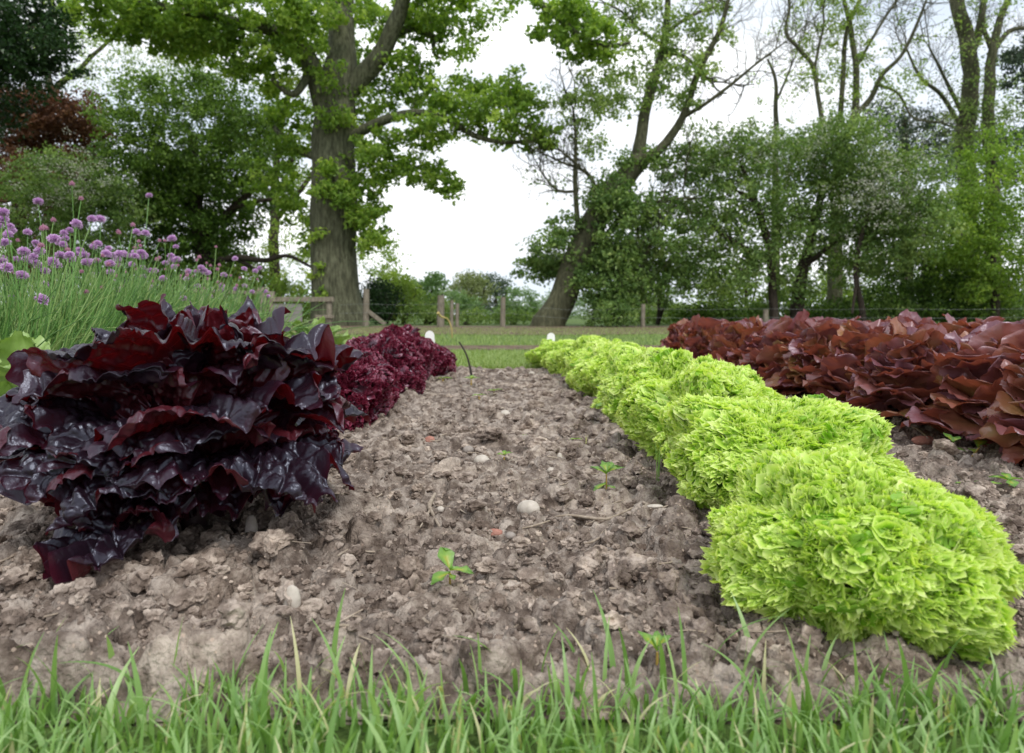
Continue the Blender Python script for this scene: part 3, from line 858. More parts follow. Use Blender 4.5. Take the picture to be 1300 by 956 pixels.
# ------------------------------------------------------------------ chives
def flower_mesh(seed, r, bud=False):
    rg = np.random.default_rng(seed); mb = MB()
    n = 34 if bud else 130
    ga = PI * (3 - 5 ** .5)
    V0, F0 = ICO[1]
    mb.add(V0 * r * .62 * np.array([1, 1, 1.15 if bud else .95]), F0, .15)
    for i in range(n):
        t = (i + .5) / n; ct = 1 - 1.75 * t; st = math.sqrt(1 - ct * ct); ph = i * ga
        d = np.array([st * math.cos(ph), st * math.sin(ph), ct * (1.2 if bud else .92)]) + rg.normal(size=3) * .07
        dn = d / np.linalg.norm(d); s_ = np.cross(dn, rg.normal(size=3)); s_ /= np.linalg.norm(s_); q = np.cross(dn, s_)
        w_ = r * (.18 if not bud else .2); l0 = r * .45; l1 = r * rg.uniform(.85, 1.15)
        mb.add([d * l0, d * (l1 * .8) + s_ * w_, d * l1, d * (l1 * .8) - s_ * w_], [[0, 1, 2, 3]], [0.1, .55 + rg.uniform(-.3, .3), 1, .55])
        mb.add([d * l0, d * (l1 * .8) + q * w_, d * l1 * .97, d * (l1 * .8) - q * w_], [[0, 1, 2, 3]], [0.1, .5, .9, .5 + rg.uniform(-.3, .3)])
    return mb.mesh('flower', M['chive_bud' if bud else 'chive_flower'], True)


FM = [flower_mesh(s, .0142) for s in (1, 2, 3)]; BM_ = [flower_mesh(s, .0075, True) for s in (4, 5)]
clumps = [(-1.32, 1.62, 'chive clump at far left edge, thick with mauve pompom flowers'), (-1.42, 1.93, 'chive clump second from left, flowers packed in a dense mauve drift'),
          (-1.47, 2.25, 'chive clump in the middle with the tallest single flower stalks'), (-1.46, 2.60, 'chive clump right of the tallest stalks, with pale pink buds'),
          (-1.44, 2.95, 'chive clump with many small pale pink flower heads'), (-1.42, 3.32, 'rightmost chive clump, its low flowers near the wooden rail')]
for ci, (cx0, cy0, lab) in enumerate(clumps):
    rg = np.random.default_rng(500 + ci)
    o = empty('chive_clump', (cx0, cy0, 0), lab, 'chives', 'flowering chive clumps in a row')
    st, lf = MB(), MB()
    top = [.51, .545, .57, .56, .54, .51][ci]
    n = 650 if ci < 4 else 560
    for i in range(n):
        a = rg.uniform(0, 2 * PI); rr = .19 * math.sqrt(rg.random()); bx, by = rr * math.cos(a), rr * math.sin(a)
        l = top * rg.uniform(.55, .98) * .90
        lean = rg.normal(size=2) * .20 + np.array([bx, by]) * .8; droop = max(0, rg.normal(0.0, .22))
        m_ = 7; t = np.linspace(0, 1, m_)
        P = np.stack([bx + lean[0] * t * l * 1.3 + lean[0] * droop * 3 * t ** 3 * l, by + lean[1] * t * l * 1.3 + lean[1] * droop * 3 * t ** 3 * l, l * (t - droop * .9 * t ** 3)], -1)
        tube(lf, P, np.linspace(.0031, .0006, m_) * (1 + .12 * ci), 4, a=np.clip(rg.uniform(-.1, 1.1), 0, 1), cap=False)
    nf = [46, 54, 46, 44, 40, 32][ci]
    for i in range(nf):
        a = rg.uniform(0, 2 * PI); rr = .2 * math.sqrt(rg.random()); bx, by = rr * math.cos(a), rr * math.sin(a)
        h = top * (rg.uniform(.80, 1.06) if rg.random() < .8 else rg.uniform(.55, .85))
        if ci in (1, 2) and i < 3: h = top * (1.13 + .09 * i)
        lean = rg.normal(size=2) * .07 + np.array([bx, by]) * .5
        m_ = 8; t = np.linspace(0, 1, m_); bow = rg.normal(size=2) * .02
        P = np.stack([bx + lean[0] * t * h * 1.5 + bow[0] * np.sin(t * PI), by + lean[1] * t * h * 1.5 + bow[1] * np.sin(t * PI), h * t], -1)
        tube(st, P, np.linspace(.0018, .0013, m_), 4, a=rg.uniform(.3, .8), cap=False)
        bud = rg.random() < (.30 if ci < 3 else .42)
        fo = link('bud' if bud else 'flower', (BM_ if bud else FM)[rg.integers(0, 2 if bud else 3)], o, P[-1] + np.array([0, 0, .004]))
        s = rg.uniform(.78, 1.12); fo.scale = (s, s, s * rg.uniform(.8, 1)); fo.rotation_euler = (rg.uniform(-.3, .3), rg.uniform(-.3, .3), rg.uniform(0, 6))
    lf.obj('leaves', M['chive'], o, True); st.obj('stalks', M['chive'], o, True)

# ------------------------------------------------------------------ plant labels
def plant_label(px, Y, label, lean):
    o = empty('plant_label', (gx(px, Y), Y, 0), label, 'plant label', 'white plant labels at the row ends')
    w_, h_, t_ = .024, .196, .0025
    out = [(-w_, .035), (-w_, h_ - .024)] + [(w_ * math.cos(a) , h_ - .024 + .024 * math.sin(a)) for a in np.linspace(PI, 0, 11)[1:-1]] + [(w_, h_ - .024), (w_, .035), (0, -.03)]
    n = len(out)
    V = [(x, -t_, z) for x, z in out] + [(x, t_, z) for x, z in out]
    me = bpy.data.meshes.new('label_plate')
    me.from_pydata(V, [], [list(range(n)), list(range(2 * n - 1, n - 1, -1))] + [[i, i + n, (i + 1) % n + n, (i + 1) % n] for i in range(n)])
    me.materials.append(M['label_white'])
    o.data if False else None
    p = link('plate', me, o); p.rotation_euler = (math.radians(-8), math.radians(lean), 0)
    return o


plant_label(549, 3.50, 'white rounded plant label standing among the frilly burgundy lettuces', -6).scale = (1, 1, 1.14)
plant_label(698, 4.08, 'white rounded plant label at the far end of the green row', 3)

# ------------------------------------------------------------------ weeds / seedlings
def seedling(px, py, h_px, leaves, label, mat='weed', lean=0.0, Y=None, jag=0.0, name='seedling'):
    """leaves: (azimuth deg, elevation, length px, width ratio, height frac)"""
    Y = Y or gy(py, .012); k = Y / FPX; x = gx(px, Y)
    o = empty(name, (x, Y, soil_h(x, Y)), label, 'seedling')
    mb = MB(); h = h_px * k
    P = np.array([(lean * h * t, 0, h * t - .004) for t in np.linspace(0, 1, 6)])
    tube(mb, P, np.linspace(.0015, .001, 6) * max(1, Y), 6, a=.3)
    for (az, el, l, wr, hf) in leaves:
        V, e, F = leaf_surface(l * k, l * k * wr, 15, 17, math.radians(el), math.radians(35), int(px + az), ruffle=.04 * l * k, rfreq=3, cup=.25, lobes=.05 + jag, vein=.0004, basew=.12, tipw=.15)
        V = rotz(V, math.radians(az)) + np.array([lean * h * hf, 0, h * hf])
        m = mesh('leaf', V.reshape(-1, 3), F, np.clip(.1 + 1.2 * e, 0, 1).ravel(), True, M[mat])
        link('leaf', m, o)
    mb.obj('stem', M['weed_stem'], o, True)
    return o


seedling(570, 762, 24, [(125, 60, 34, .38, .95), (350, 10, 32, .36, .95), (215, -5, 30, .42, .8), (300, 5, 14, .35, .7)], 'three-leaved bright green seedling with yellow stem behind the front grass')
seedling(771, 622, 26, [(170, 35, 22, .4, .9), (10, 30, 24, .42, .95), (60, 50, 18, .4, 1), (200, -10, 22, .35, .4), (330, -10, 18, .35, .3), (110, 60, 16, .4, 1)], 'bushy jagged green weed left of the green row, mid soil', jag=.12)
seedling(640, 581, 9, [(20, 25, 12, .4, 1), (190, 20, 10, .4, 1), (90, 50, 8, .4, 1)], 'tiny green sprout right of the white domed pebble')
seedling(776, 530, 26, [(200, 10, 22, .4, .5), (10, 30, 20, .45, .9), (150, 45, 22, .45, 1), (300, 10, 16, .4, .6)], 'broad jagged nettle-like weed tucked against the green lettuces', jag=.12)
seedling(598, 491, 8, [(0, 20, 11, .4, 1), (180, 20, 10, .4, 1), (80, 40, 9, .4, 1)], 'tiny bright sprout at foot of the dark upright stick')
seedling(627, 503, 8, [(20, 20, 12, .35, 1), (170, 15, 10, .35, 1), (270, 30, 9, .4, 1)], 'low bright seedling right of the dark upright stick')
seedling(608, 507, 6, [(30, 10, 10, .35, 1), (200, 10, 10, .35, 1)], 'flat little seedling just below the dark upright stick')
seedling(562, 487, 5, [(10, 10, 12, .3, 1), (170, 10, 10, .3, 1)], 'light green seedling at the foot of the burgundy row')
seedling(665, 552, 4, [(10, 10, 9, .3, 1), (190, 10, 8, .3, 1)], 'pinhead green sprout alone in the middle of the soil')
seedling(732, 561, 4, [(10, 10, 9, .3, 1), (190, 10, 9, .3, 1)], 'flat green sprout in the soil left of the pale stick')
seedling(1214, 578, 18, [(120, 55, 16, .45, 1), (20, 40, 14, .45, 1), (200, 0, 20, .4, .5), (330, 0, 16, .4, .6)], 'upright green weed in front of the bronze lettuces')
seedling(1236, 578, 16, [(40, 40, 20, .4, .8), (60, 20, 16, .4, .4), (20, 10, 14, .4, 1)], 'leaning slender weed right of the upright green weed', lean=.8)
seedling(1228, 612, 3, [(160, 10, 9, .4, 1), (10, 10, 8, .4, 1)], 'very small green sprout alone near the green row at right')
seedling(1262, 622, 9, [(170, 20, 18, .35, 1), (0, 15, 16, .35, 1), (220, 5, 16, .4, 1)], 'low spreading weed near the right edge')
seedling(1288, 620, 10, [(150, 20, 22, .35, 1), (20, 15, 22, .35, 1), (250, 0, 18, .4, 1), (90, 40, 16, .4, 1)], 'spreading leafy weed cut by the right edge of the view')
seedling(838, 852, 22, [(150, 50, 34, .3, .8), (20, 45, 24, .35, 1), (80, 60, 22, .3, 1)], 'yellow-green broad leaved seedling among the front grass blades')
seedling(28, 505, 6, [(10, 20, 12, .35, 1), (170, 20, 12, .35, 1)], 'small weed at the left edge behind the purple lettuce')

# ------------------------------------------------------------------ grass
def blades(mb, X, Y, Zb, Ln, Wd, lean, val, seg=5, seed=0):
    rg = np.random.default_rng(seed); n = len(X)
    az = rg.uniform(0, 2 * PI, n); t = np.linspace(0, 1, seg + 1)[None, :]
    ln = lean[:, None]
    h = Ln[:, None] * (t * np.cos(ln * t * .9)); d = Ln[:, None] * t * np.sin(ln * (t ** 1.0))
    cx = X[:, None] + d * np.cos(az)[:, None]; cyy = Y[:, None] + d * np.sin(az)[:, None]; cz = Zb[:, None] + h
    fa = az + PI / 2 + rg.uniform(-.6, .6, n)
    wd = Wd[:, None] * (1 - t ** 2.2) * .5 + .00015
    ox = np.cos(fa)[:, None] * wd; oy = np.sin(fa)[:, None] * wd
    V = np.stack([np.stack([cx - ox, cyy - oy, cz], -1), np.stack([cx, cyy, cz - wd * .35], -1), np.stack([cx + ox, cyy + oy, cz], -1)], 2)  # n,seg+1,3,3
    b = (np.arange(n) * (seg + 1) * 3)[:, None, None]
    s_ = np.arange(seg)[None, :, None] * 3; c = np.arange(2)[None, None, :]
    i0 = b + s_ + c
    F = np.stack([i0, i0 + 1, i0 + 4, i0 + 3], -1).reshape(-1, 4)
    mb.add(V.reshape(-1, 3), F, np.repeat(val, (seg + 1) * 3))


mb = MB(); rg = np.random.default_rng(77)
n = 7800
X = rg.uniform(-.8, .8, n); Y = .30 + .220 * rg.random(n) ** 1.15
Y += .012 * np.sin(X * 23) + .01 * np.sin(X * 51)
Ln = rg.uniform(.018, .044, n) * (1 - .3 * (Y > .53)); Wd = rg.uniform(.002, .0044, n)
val = np.where(rg.random(n) < .07, 1.0, rg.random(n) * .75)
blades(mb, X, Y, np.full(n, -.008), Ln, Wd, rg.uniform(.1, 1.0, n), val, 5, 1)
n = 300
X = rg.uniform(-.75, .75, n); Y = .40 + .15 * rg.random(n)
Ln = rg.uniform(.035, .068, n); Wd = rg.uniform(.0028, .0052, n)
blades(mb, X, Y, np.full(n, -.006), Ln, Wd, rg.uniform(.05, .9, n), np.where(rg.random(n) < .08, 1.0, rg.random(n) * .7), 8, 2)
# the long blades one sees against the soil (photo px, tip px/py, length)
hero = [(5, 700, .05), (35, 770, .04), (110, 770, .05), (165, 690, .06), (60, 760, .045), (200, 790, .035), (255, 800, .04), (330, 715, .06), (345, 790, .045), (400, 735, .065), (430, 720, .06), (470, 760, .05),
        (520, 800, .05), (640, 745, .06), (655, 760, .055), (690, 790, .045), (790, 740, .065), (805, 735, .055), (850, 745, .06), (880, 740, .06), (925, 735, .07), (955, 728, .07), (985, 760, .06), (1030, 800, .05),
        (1060, 790, .055), (1150, 800, .06), (1215, 830, .05), (1240, 790, .055), (1275, 830, .04), (590, 800, .04), (745, 800, .04)]
X = np.array([gx(h[0], .52) for h in hero]); Y = rg.uniform(.50, .565, len(hero))
Ln = np.array([h[2] * 1.15 for h in hero]); 
blades(mb, X, Y, np.full(len(hero), -.004), Ln, rg.uniform(.0038, .0062, len(hero)), rg.uniform(.15, .95, len(hero)), rg.random(len(hero)) * .6, 10, 3)
tag(mb.obj('grass', M['grass'], None, True), 'blurred green lawn grass with long blades across the front edge', 'grass', kind='stuff')

mb = MB(); n = 60000
Y = 3.82 + 1.85 * rg.random(n) ** 1.15; X = rg.uniform(-1, 1, n) * (Y * .55) + .0
n2 = 46000; Y2 = 6.9 + 9.5 * rg.random(n2) ** 1.2; X2 = rg.uniform(-1, 1, n2) * Y2 * .65
X = np.concatenate([X, X2]); Y = np.concatenate([Y, Y2]); n = len(X)
blades(mb, X, Y, np.full(n, -.012), rg.uniform(.02, .055, n), rg.uniform(.003, .006, n), rg.uniform(.1, 1.0, n), rg.random(n), 2, 4)
tag(mb.obj('lawn_grass', M['grass_far'], None, False), 'mown lawn grass beyond the far end of the bed', 'grass', kind='stuff')

# tufts of grass weed in soil by the green row
def tuft(px, py, n, l, label, val=.4):
    Yc = gy(py, .015); xc = gx(px, Yc); mb = MB(); r_ = np.random.default_rng(int(px))
    blades(mb, r_.normal(0, .003, n), r_.normal(0, .003, n), np.zeros(n), r_.uniform(.6, 1, n) * l, r_.uniform(.002, .003, n), r_.uniform(.05, .3, n), np.full(n, val), 8, int(px))
    o = mb.obj('grass_tuft', M['grass'], None, True); o.location = (xc, Yc, soil_h(xc, Yc)); tag(o, label, 'grass tuft')
tuft(837, 607, 5, .085, 'slim tuft of upright grass blades against the green lettuces')
tuft(744, 566, 2, .03, 'pale dry grass stub in the soil left of the green row', 1.0)

# ------------------------------------------------------------------ trees
def leaves_into(mb, P, size, up=.5, var=.5, base=None, aspect=.62, fold=.25):
    n = len(P)
    d = rand_dirs(n, 0.0); nrm = rand_dirs(n, up)
    side = np.cross(d, nrm); side /= np.linalg.norm(side, axis=1)[:, None] + 1e-9
    s = size * RNG.uniform(.65, 1.3, n)[:, None]
    up_ = np.cross(side, d)
    tip = d * s * .5; sd = side * s * aspect * .5
    a = P - tip; c = P + tip * 1.0; m = up_ * s * fold
    V = np.stack([a, P + sd * 1.0 + m - tip * .1, c, P - sd + m - tip * .1], 1)
    idx = np.arange(n)[:, None] * 4
    F = np.concatenate([idx + np.array([0, 1, 2]), idx + np.array([0, 2, 3])])
    v = np.clip((base if base is not None else .5) + RNG.normal(size=n) * .18 * var * 2, 0, 1)
    mb.add(V.reshape(-1, 3), F, np.repeat(v, 4))


class Tree:
    def __init__(self, name, base, label, cat, bark, leaf, leafsize=.11, group=None, up=.6):
        """base (px, Y)"""
        self.loc = np.array([gx(base[0], base[1]), base[1], -.02])
        self.o = empty(name, self.loc, label, cat, group)
        self.bark, self.leaf, self.ls, self.up = bark, leaf, leafsize, up
        self.nodes, self.nrad, self.ends = [], [], []
        self.crown = MB(); self.tw = MB(); self.seed = int(base[0]) * 3 + int(base[1] * 7)

    def limb(self, pts, part='branch', n=9, wob=.10, zvar=True, attach=True):
        """pts: (px,py,Y,radius px)"""
        P = np.array([list(at(a, b, c)) for a, b, c, _ in pts]) - self.loc; R = np.array([r * c / FPX for _, _, c, r in pts])
        P, R = resample(P, R, .18)
        P[1:-1] += (wob * R.mean() * 3 * np.stack([vnoise(P[1:-1] * 1.3 + k * 9.1 + self.seed, k) for k in range(3)], -1))
        mb = MB(); tube(mb, P, R, n if R.max() < .2 else 28, bark=.16 if R.max() > .2 else .12, seed=self.seed % 30)
        mb.obj(part, M[self.bark], self.o, True)
        self.nodes.append(P); self.nrad.append(R)
        if part == 'branch': self.ends.append((P, R))
        return P

    def sprays(self, n=14, length=1.6, r0=.014, levels=2, start=.35):
        """bare side twigs along every limb and beyond its end"""
        def grow(p, d, l, r, lv):
            m = 6; Q = [p]; dd = d
            for i in range(m):
                dd = dd + RNG.normal(size=3) * .22 + np.array([0, 0, .06]); dd = dd / np.linalg.norm(dd); Q.append(Q[-1] + dd * l / m)
            Q = np.array(Q); tube(self.tw, Q, np.linspace(r, r * .35, m + 1), 4, cap=False)
            self.nodes.append(Q[2:]); self.nrad.append(np.full(m - 1, r * .5))
            if lv:
                for i in range(1, m + 1):
                    if RNG.random() < .75:
                        e = dd + RNG.normal(size=3) * .7; e /= np.linalg.norm(e); grow(Q[i], e, l * RNG.uniform(.35, .6), r * .6, lv - 1)
        for P, R in self.ends:
            T_ = np.gradient(P, axis=0)
            for k in range(n):
                i = int(len(P) * (start + (1 - start) * RNG.random())); i = min(i, len(P) - 1)
                d = T_[i] / np.linalg.norm(T_[i]) + RNG.normal(size=3) * .75; d /= np.linalg.norm(d)
                grow(P[i], d, length * RNG.uniform(.5, 1.1), min(r0, R[i] * .7), levels)
            d = T_[-1] / np.linalg.norm(T_[-1])
            for k in range(2): grow(P[-1], d + RNG.normal(size=3) * .25, length * 1.2, R[-1] * .9, levels)

    def cloud(self, px, py, Y, rx, ry, rz, ncl, nleaf, spread=.32, base=None, twig=True, shell=.0, leafy=None, flat=.75):
        """ellipsoid of leaf clumps: centre px,py at depth Y, radii rx,ry in px, rz metres"""
        c = np.array(at(px, py, Y)) - self.loc; k = Y / FPX
        q = rand_dirs(ncl) * (RNG.random(ncl)[:, None] ** (1 / 3) * (1 - shell) + shell)
        pts = c + q * np.array([rx * k, rz, ry * k])
        pts = pts[pts[:, 2] > .15]
        self.clumps(pts, nleaf, spread, base, twig, flat)

    def clumps(self, pts, nleaf, spread, base=None, twig=True, flat=.75):
        if twig and self.nodes:
            nodes = np.concatenate(self.nodes); rad = np.concatenate(self.nrad)
            d0 = np.array([np.min(np.linalg.norm(nodes - p, axis=1)) for p in pts]); order = np.argsort(d0)
            for i in order:
                p = pts[i]; dd = np.linalg.norm(nodes - p, axis=1) + rad * 0
                j = int(np.argmin(dd)); s = nodes[j]; dist = dd[j]
                if dist > .12:
                    m = max(3, int(dist / .3)); t = np.linspace(0, 1, m + 1)[:, None]
                    bend = RNG.normal(size=3) * .10 * dist; bend[2] += .10 * dist
                    Q = s + (p - s) * t + bend * np.sin(t * PI) + RNG.normal(size=(m + 1, 3)) * .02 * dist * (t > 0) * (t < 1)
                    r0 = min(rad[j] * .7, .010 + .012 * dist); R = np.linspace(max(r0, .006), .005, m + 1)
                    tube(self.tw, Q, R, 4, cap=False)
                    nodes = np.vstack([nodes, Q[1:]]); rad = np.concatenate([rad, R[1:]])
            self.nodes = [nodes]; self.nrad = [rad]
        n = len(pts)
        cnt = RNG.poisson(nleaf, n).clip(2)
        ctr = np.repeat(pts, cnt, 0)
        sp = np.repeat(spread * RNG.uniform(.6, 1.35, n), cnt)[:, None]
        off = rand_dirs(len(ctr)) * (RNG.random(len(ctr))[:, None] ** .55) * sp * np.array([1.15, 1.15, flat])
        b = np.repeat(np.clip((base if base is not None else .5) + RNG.normal(size=n) * .16, 0, 1), cnt)
        leaves_into(self.crown, ctr + off, self.ls, self.up, .5, b)

    def blossom(self, frac_pts, size=.05, mat='blossom'):
        m = len(frac_pts) // 16
        frac_pts = np.repeat(frac_pts[:m], 16, 0) + RNG.normal(size=(m * 16, 3)) * np.array([.13, .1, .06])
        size = size * .75
        mb = MB(); leaves_into(mb, frac_pts, size, 1.0, .8, .6, aspect=.9); mb.obj('blossom', M[mat], self.o)

    def done(self):
        if self.tw.n: tag(self.tw.obj('twigs', M[self.bark], self.o, True), kind='stuff')
        if self.crown.n: self.crown.obj('crown', M[self.leaf], self.o)
        return self.o


# --- the big oak
T = Tree('oak_tree', (427, 20), 'massive old oak with thick grey trunk, left of the open sky', 'tree', 'bark_oak', 'leaf_oak', .15)
T.limb([(427, 418, 20, 38), (426, 400, 20, 33), (424, 370, 20, 30.5), (423, 320, 20, 29.5), (424, 260, 20, 28), (424, 200, 20, 26), (426, 150, 20, 26), (430, 110, 20, 24), (433, 60, 20.1, 16), (436, 0, 20.3, 13), (440, -60, 20.3, 9)], 'trunk', wob=.04)
T.limb([(418, 175, 20, 14), (408, 120, 19.8, 14), (396, 85, 19.6, 11), (382, 55, 19.3, 9), (350, 38, 18.6, 8), (300, 28, 18, 7), (240, 14, 17.5, 6), (180, 4, 17.2, 4.5), (120, -12, 17, 3)])
T.limb([(436, 130, 20, 13), (460, 98, 19.9, 12), (487, 66, 19.8, 11), (503, 30, 19.6, 10), (516, -10, 19.4, 8), (530, -60, 19.2, 6)])
T.limb([(440, 180, 20, 8), (462, 165, 19.9, 6.5), (490, 152, 19.7, 5.5), (530, 143, 19.4, 4.6), (570, 152, 19.2, 4), (600, 170, 19, 3.4), (640, 181, 18.8, 2.8), (676, 178, 18.7, 2)])
T.limb([(500, 45, 19.8, 5), (525, 36, 20.2, 4.5), (548, 45, 20.5, 4), (562, 52, 20.7, 3)])
T.limb([(552, 50, 20.5, 2.6), (550, 66, 20.5, 2.2), (560, 74, 20.5, 1.5)])
T.limb([(520, -30, 19.4, 6), (580, -40, 18.5, 6), (650, -18, 18, 5), (700, 15, 17.7, 4.2), (735, 45, 17.6, 3.6), (765, 57, 17.5, 2.6), (800, 54, 17.5, 1.8)])
T.limb([(406, 200, 20, 6), (380, 190, 20.8, 4), (352, 165, 21.5, 3), (340, 150, 22, 2)])
T.limb([(396, 85, 19.7, 6), (372, 120, 19, 4), (345, 100, 18.6, 3)])
for c in [(330, 40, 18.6, 95, 38, 2.0, 70), (220, 28, 17.6, 90, 32, 1.6, 60), (140, 15, 17.2, 60, 35, 1.5, 36), (420, 25, 21.8, 70, 30, 1.2, 40), (345, 85, 19, 60, 28, 1.5, 30),
          (490, 10, 20, 90, 40, 2.2, 60), (560, 30, 20.5, 60, 45, 1.6, 45), (600, -10, 19, 70, 30, 1.6, 25), (520, 105, 20.3, 48, 34, 1.4, 38), (590, 125, 19.4, 45, 26, 1.2, 34), (640, 150, 18.9, 50, 34, 1.0, 40),
          (545, 165, 19.3, 50, 20, 1.2, 28), (470, 145, 20.8, 40, 45, 1.3, 32), (690, 178, 18.7, 30, 14, .8, 12), (480, 205, 19.9, 40, 42, 1.2, 40), (540, 215, 19.8, 35, 26, 1, 20), (575, 238, 19.8, 14, 14, .5, 7),
          (455, 260, 19.7, 30, 34, 1.0, 36), (420, 235, 19.1, 22, 25, .5, 16), (470, 300, 19.8, 24, 16, .8, 12), (425, 120, 19.2, 26, 40, .5, 12), (372, 160, 20.8, 40, 50, 1.4, 34), (350, 230, 21.5, 45, 45, 1.5, 30),
          (710, 22, 17.8, 45, 24, 1.0, 30), (750, 55, 17.6, 45, 22, .9, 28), (380, 290, 21.4, 22, 50, 1, 14), (260, 55, 18.4, 120, 26, 1.6, 36), (440, 70, 21.6, 50, 30, 1, 22), (300, 10, 18, 160, 30, 2, 60), (660, 110, 18.8, 26, 20, .6, 9)]:
    T.cloud(*c[:6], int(c[6] * 1.15), nleaf=42, spread=.29, base=.5)
# leafy sprouts on the trunk
for (px, py, n_) in ((440, 255, 6), (452, 275, 7), (420, 215, 4), (445, 235, 5), (455, 310, 4), (404, 300, 3), (436, 150, 3), (402, 345, 5), (404, 375, 4)):
    T.cloud(px, py, 19.25, 11, 10, .25, n_, 22, .2, .6)
T.done()

# --- left group
T = Tree('dark_tree', (262, 25), 'dense dark green round tree left of the oak trunk', 'tree', 'bark_dark', 'leaf_dark', .13)
T.limb([(262, 414, 25, 12), (258, 330, 25, 10), (250, 250, 25, 8), (245, 170, 25, 5)], 'trunk')
T.limb([(258, 300, 25, 6), (300, 260, 24.5, 4.5), (340, 225, 24, 3.5), (372, 203, 23.5, 2)])
T.limb([(256, 280, 25, 6), (205, 230, 25, 4), (170, 200, 25, 2)])
T.limb([(262, 335, 25, 5), (300, 327, 24, 4), (335, 330, 23.5, 3.2), (365, 325, 23, 2.4), (398, 340, 22.5, 1.6)])
T.limb([(300, 328, 24, 3), (320, 340, 24, 2.6), (340, 352, 24, 2)])
T.limb([(290, 265, 24.5, 3), (330, 255, 24, 2.6), (356, 252, 24, 2)])
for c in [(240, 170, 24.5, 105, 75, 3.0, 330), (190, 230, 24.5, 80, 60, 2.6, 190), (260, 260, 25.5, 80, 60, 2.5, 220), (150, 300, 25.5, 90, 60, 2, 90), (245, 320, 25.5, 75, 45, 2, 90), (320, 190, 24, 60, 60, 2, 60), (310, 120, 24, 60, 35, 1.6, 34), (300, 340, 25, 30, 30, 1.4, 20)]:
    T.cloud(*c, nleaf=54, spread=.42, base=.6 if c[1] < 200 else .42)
T.done()
T = Tree('copper_beech', (18, 27), 'copper leaved tree with red brown foliage at left edge', 'tree', 'bark_dark', 'leaf_copper', .13)
T.limb([(18, 414, 27, 12), (22, 300, 27, 9), (30, 200, 27, 6), (40, 140, 27, 3)], 'trunk')
for c in [(40, 170, 26, 80, 55, 3, 260), (60, 150, 25, 50, 30, 1.5, 90), (30, 235, 27, 90, 55, 3, 190), (0, 300, 27, 90, 60, 3, 90), (100, 150, 26, 45, 32, 1.6, 40), (60, 225, 23, 60, 40, 1, 60)]:
    T.cloud(*c, nleaf=50, spread=.45, base=.5)
T.done()
T = Tree('hawthorn', (85, 21.5), 'grey green hawthorn dusted with white blossom above the chives', 'tree', 'bark_dark', 'leaf_haw', .10)
T.limb([(85, 413, 21.5, 8), (90, 340, 21.5, 6), (95, 270, 21.5, 4), (110, 220, 21.5, 2)], 'trunk')
for c in [(85, 235, 21.5, 65, 42, 2, 130), (40, 270, 21.5, 60, 45, 2, 90), (140, 270, 22, 50, 45, 1.6, 70), (90, 320, 21.5, 90, 50, 2, 90)]:
    T.cloud(*c, nleaf=45, spread=.35, base=.35)
pts = np.array([list(at(RNG.normal(85, 36), RNG.normal(228, 22), 20 + RNG.random())) for _ in range(1700)]) - T.loc
T.blossom(pts, .055); T.done()
T = Tree('evergreen_tree', (-60, 16), 'very dark evergreen tree hanging in at the top left corner', 'tree', 'bark_dark', 'leaf_ever', .11)
T.limb([(-60, 416, 16, 16), (-60, 200, 16, 13), (-50, 0, 16, 9), (-45, -90, 16, 4)], 'trunk')
T.limb([(-52, 60, 16, 7), (0, 45, 15.8, 4), (40, 35, 15.6, 2)])
for c in [(0, 20, 15.8, 66, 60, 1.8, 110), (10, 80, 15.8, 50, 48, 1.4, 60), (40, 50, 15.8, 50, 60, 1.4, 30), (-40, 120, 16, 50, 70, 1.4, 60), (-60, 30, 16, 60, 90, 1.8, 80)]:
    T.cloud(*c, nleaf=50, spread=.36, base=.5)
T.done()
T = Tree('ash_tree', (112, 34), 'tall airy tree with slanting limb against the sky above the copper tree', 'tree', 'bark_grey', 'leaf_light', .12)
T.limb([(62, 410, 34, 8), (62, 250, 34, 6), (64, 130, 34, 4.5), (100, 88, 34, 2.8), (130, 60, 34, 2), (165, 20, 34, 1)], 'trunk')
T.limb([(70, 140, 34, 5), (60, 90, 34, 4), (58, 40, 34, 3), (70, -10, 34, 2)])
T.sprays(12, 2.2)
for c in [(110, 60, 33, 70, 50, 2.5, 50), (190, 60, 34, 60, 50, 2.5, 46), (150, 110, 34, 60, 25, 2, 22), (70, 20, 33, 50, 40, 2, 30), (240, 90, 34, 40, 40, 2, 22)]:
    T.cloud(*c, nleaf=30, spread=.5, base=.3)
T.done()
T = Tree('maple_tree', (350, 32), 'pale yellow green tree seen behind the oak trunk and dark tree', 'tree', 'bark_dark', 'leaf_light', .13)
T.limb([(350, 410, 32, 8), (348, 300, 32, 6), (352, 200, 32, 4), (370, 100, 32, 2)], 'trunk')
T.limb([(349, 280, 32, 4), (390, 230, 32, 3), (420, 180, 32, 2)])
T.limb([(349, 260, 32, 4), (310, 200, 32, 3), (290, 150, 32, 2)])
for c in [(350, 200, 32, 50, 70, 2.5, 50), (390, 110, 32, 50, 50, 2.5, 34), (350, 340, 31, 60, 45, 2, 60), (480, 330, 30, 30, 40, 1.5, 30), (300, 60, 33, 70, 35, 2, 26), (390, 300, 32, 40, 50, 2, 30)]:
    T.cloud(*c, nleaf=34, spread=.5, base=.45)
T.done()

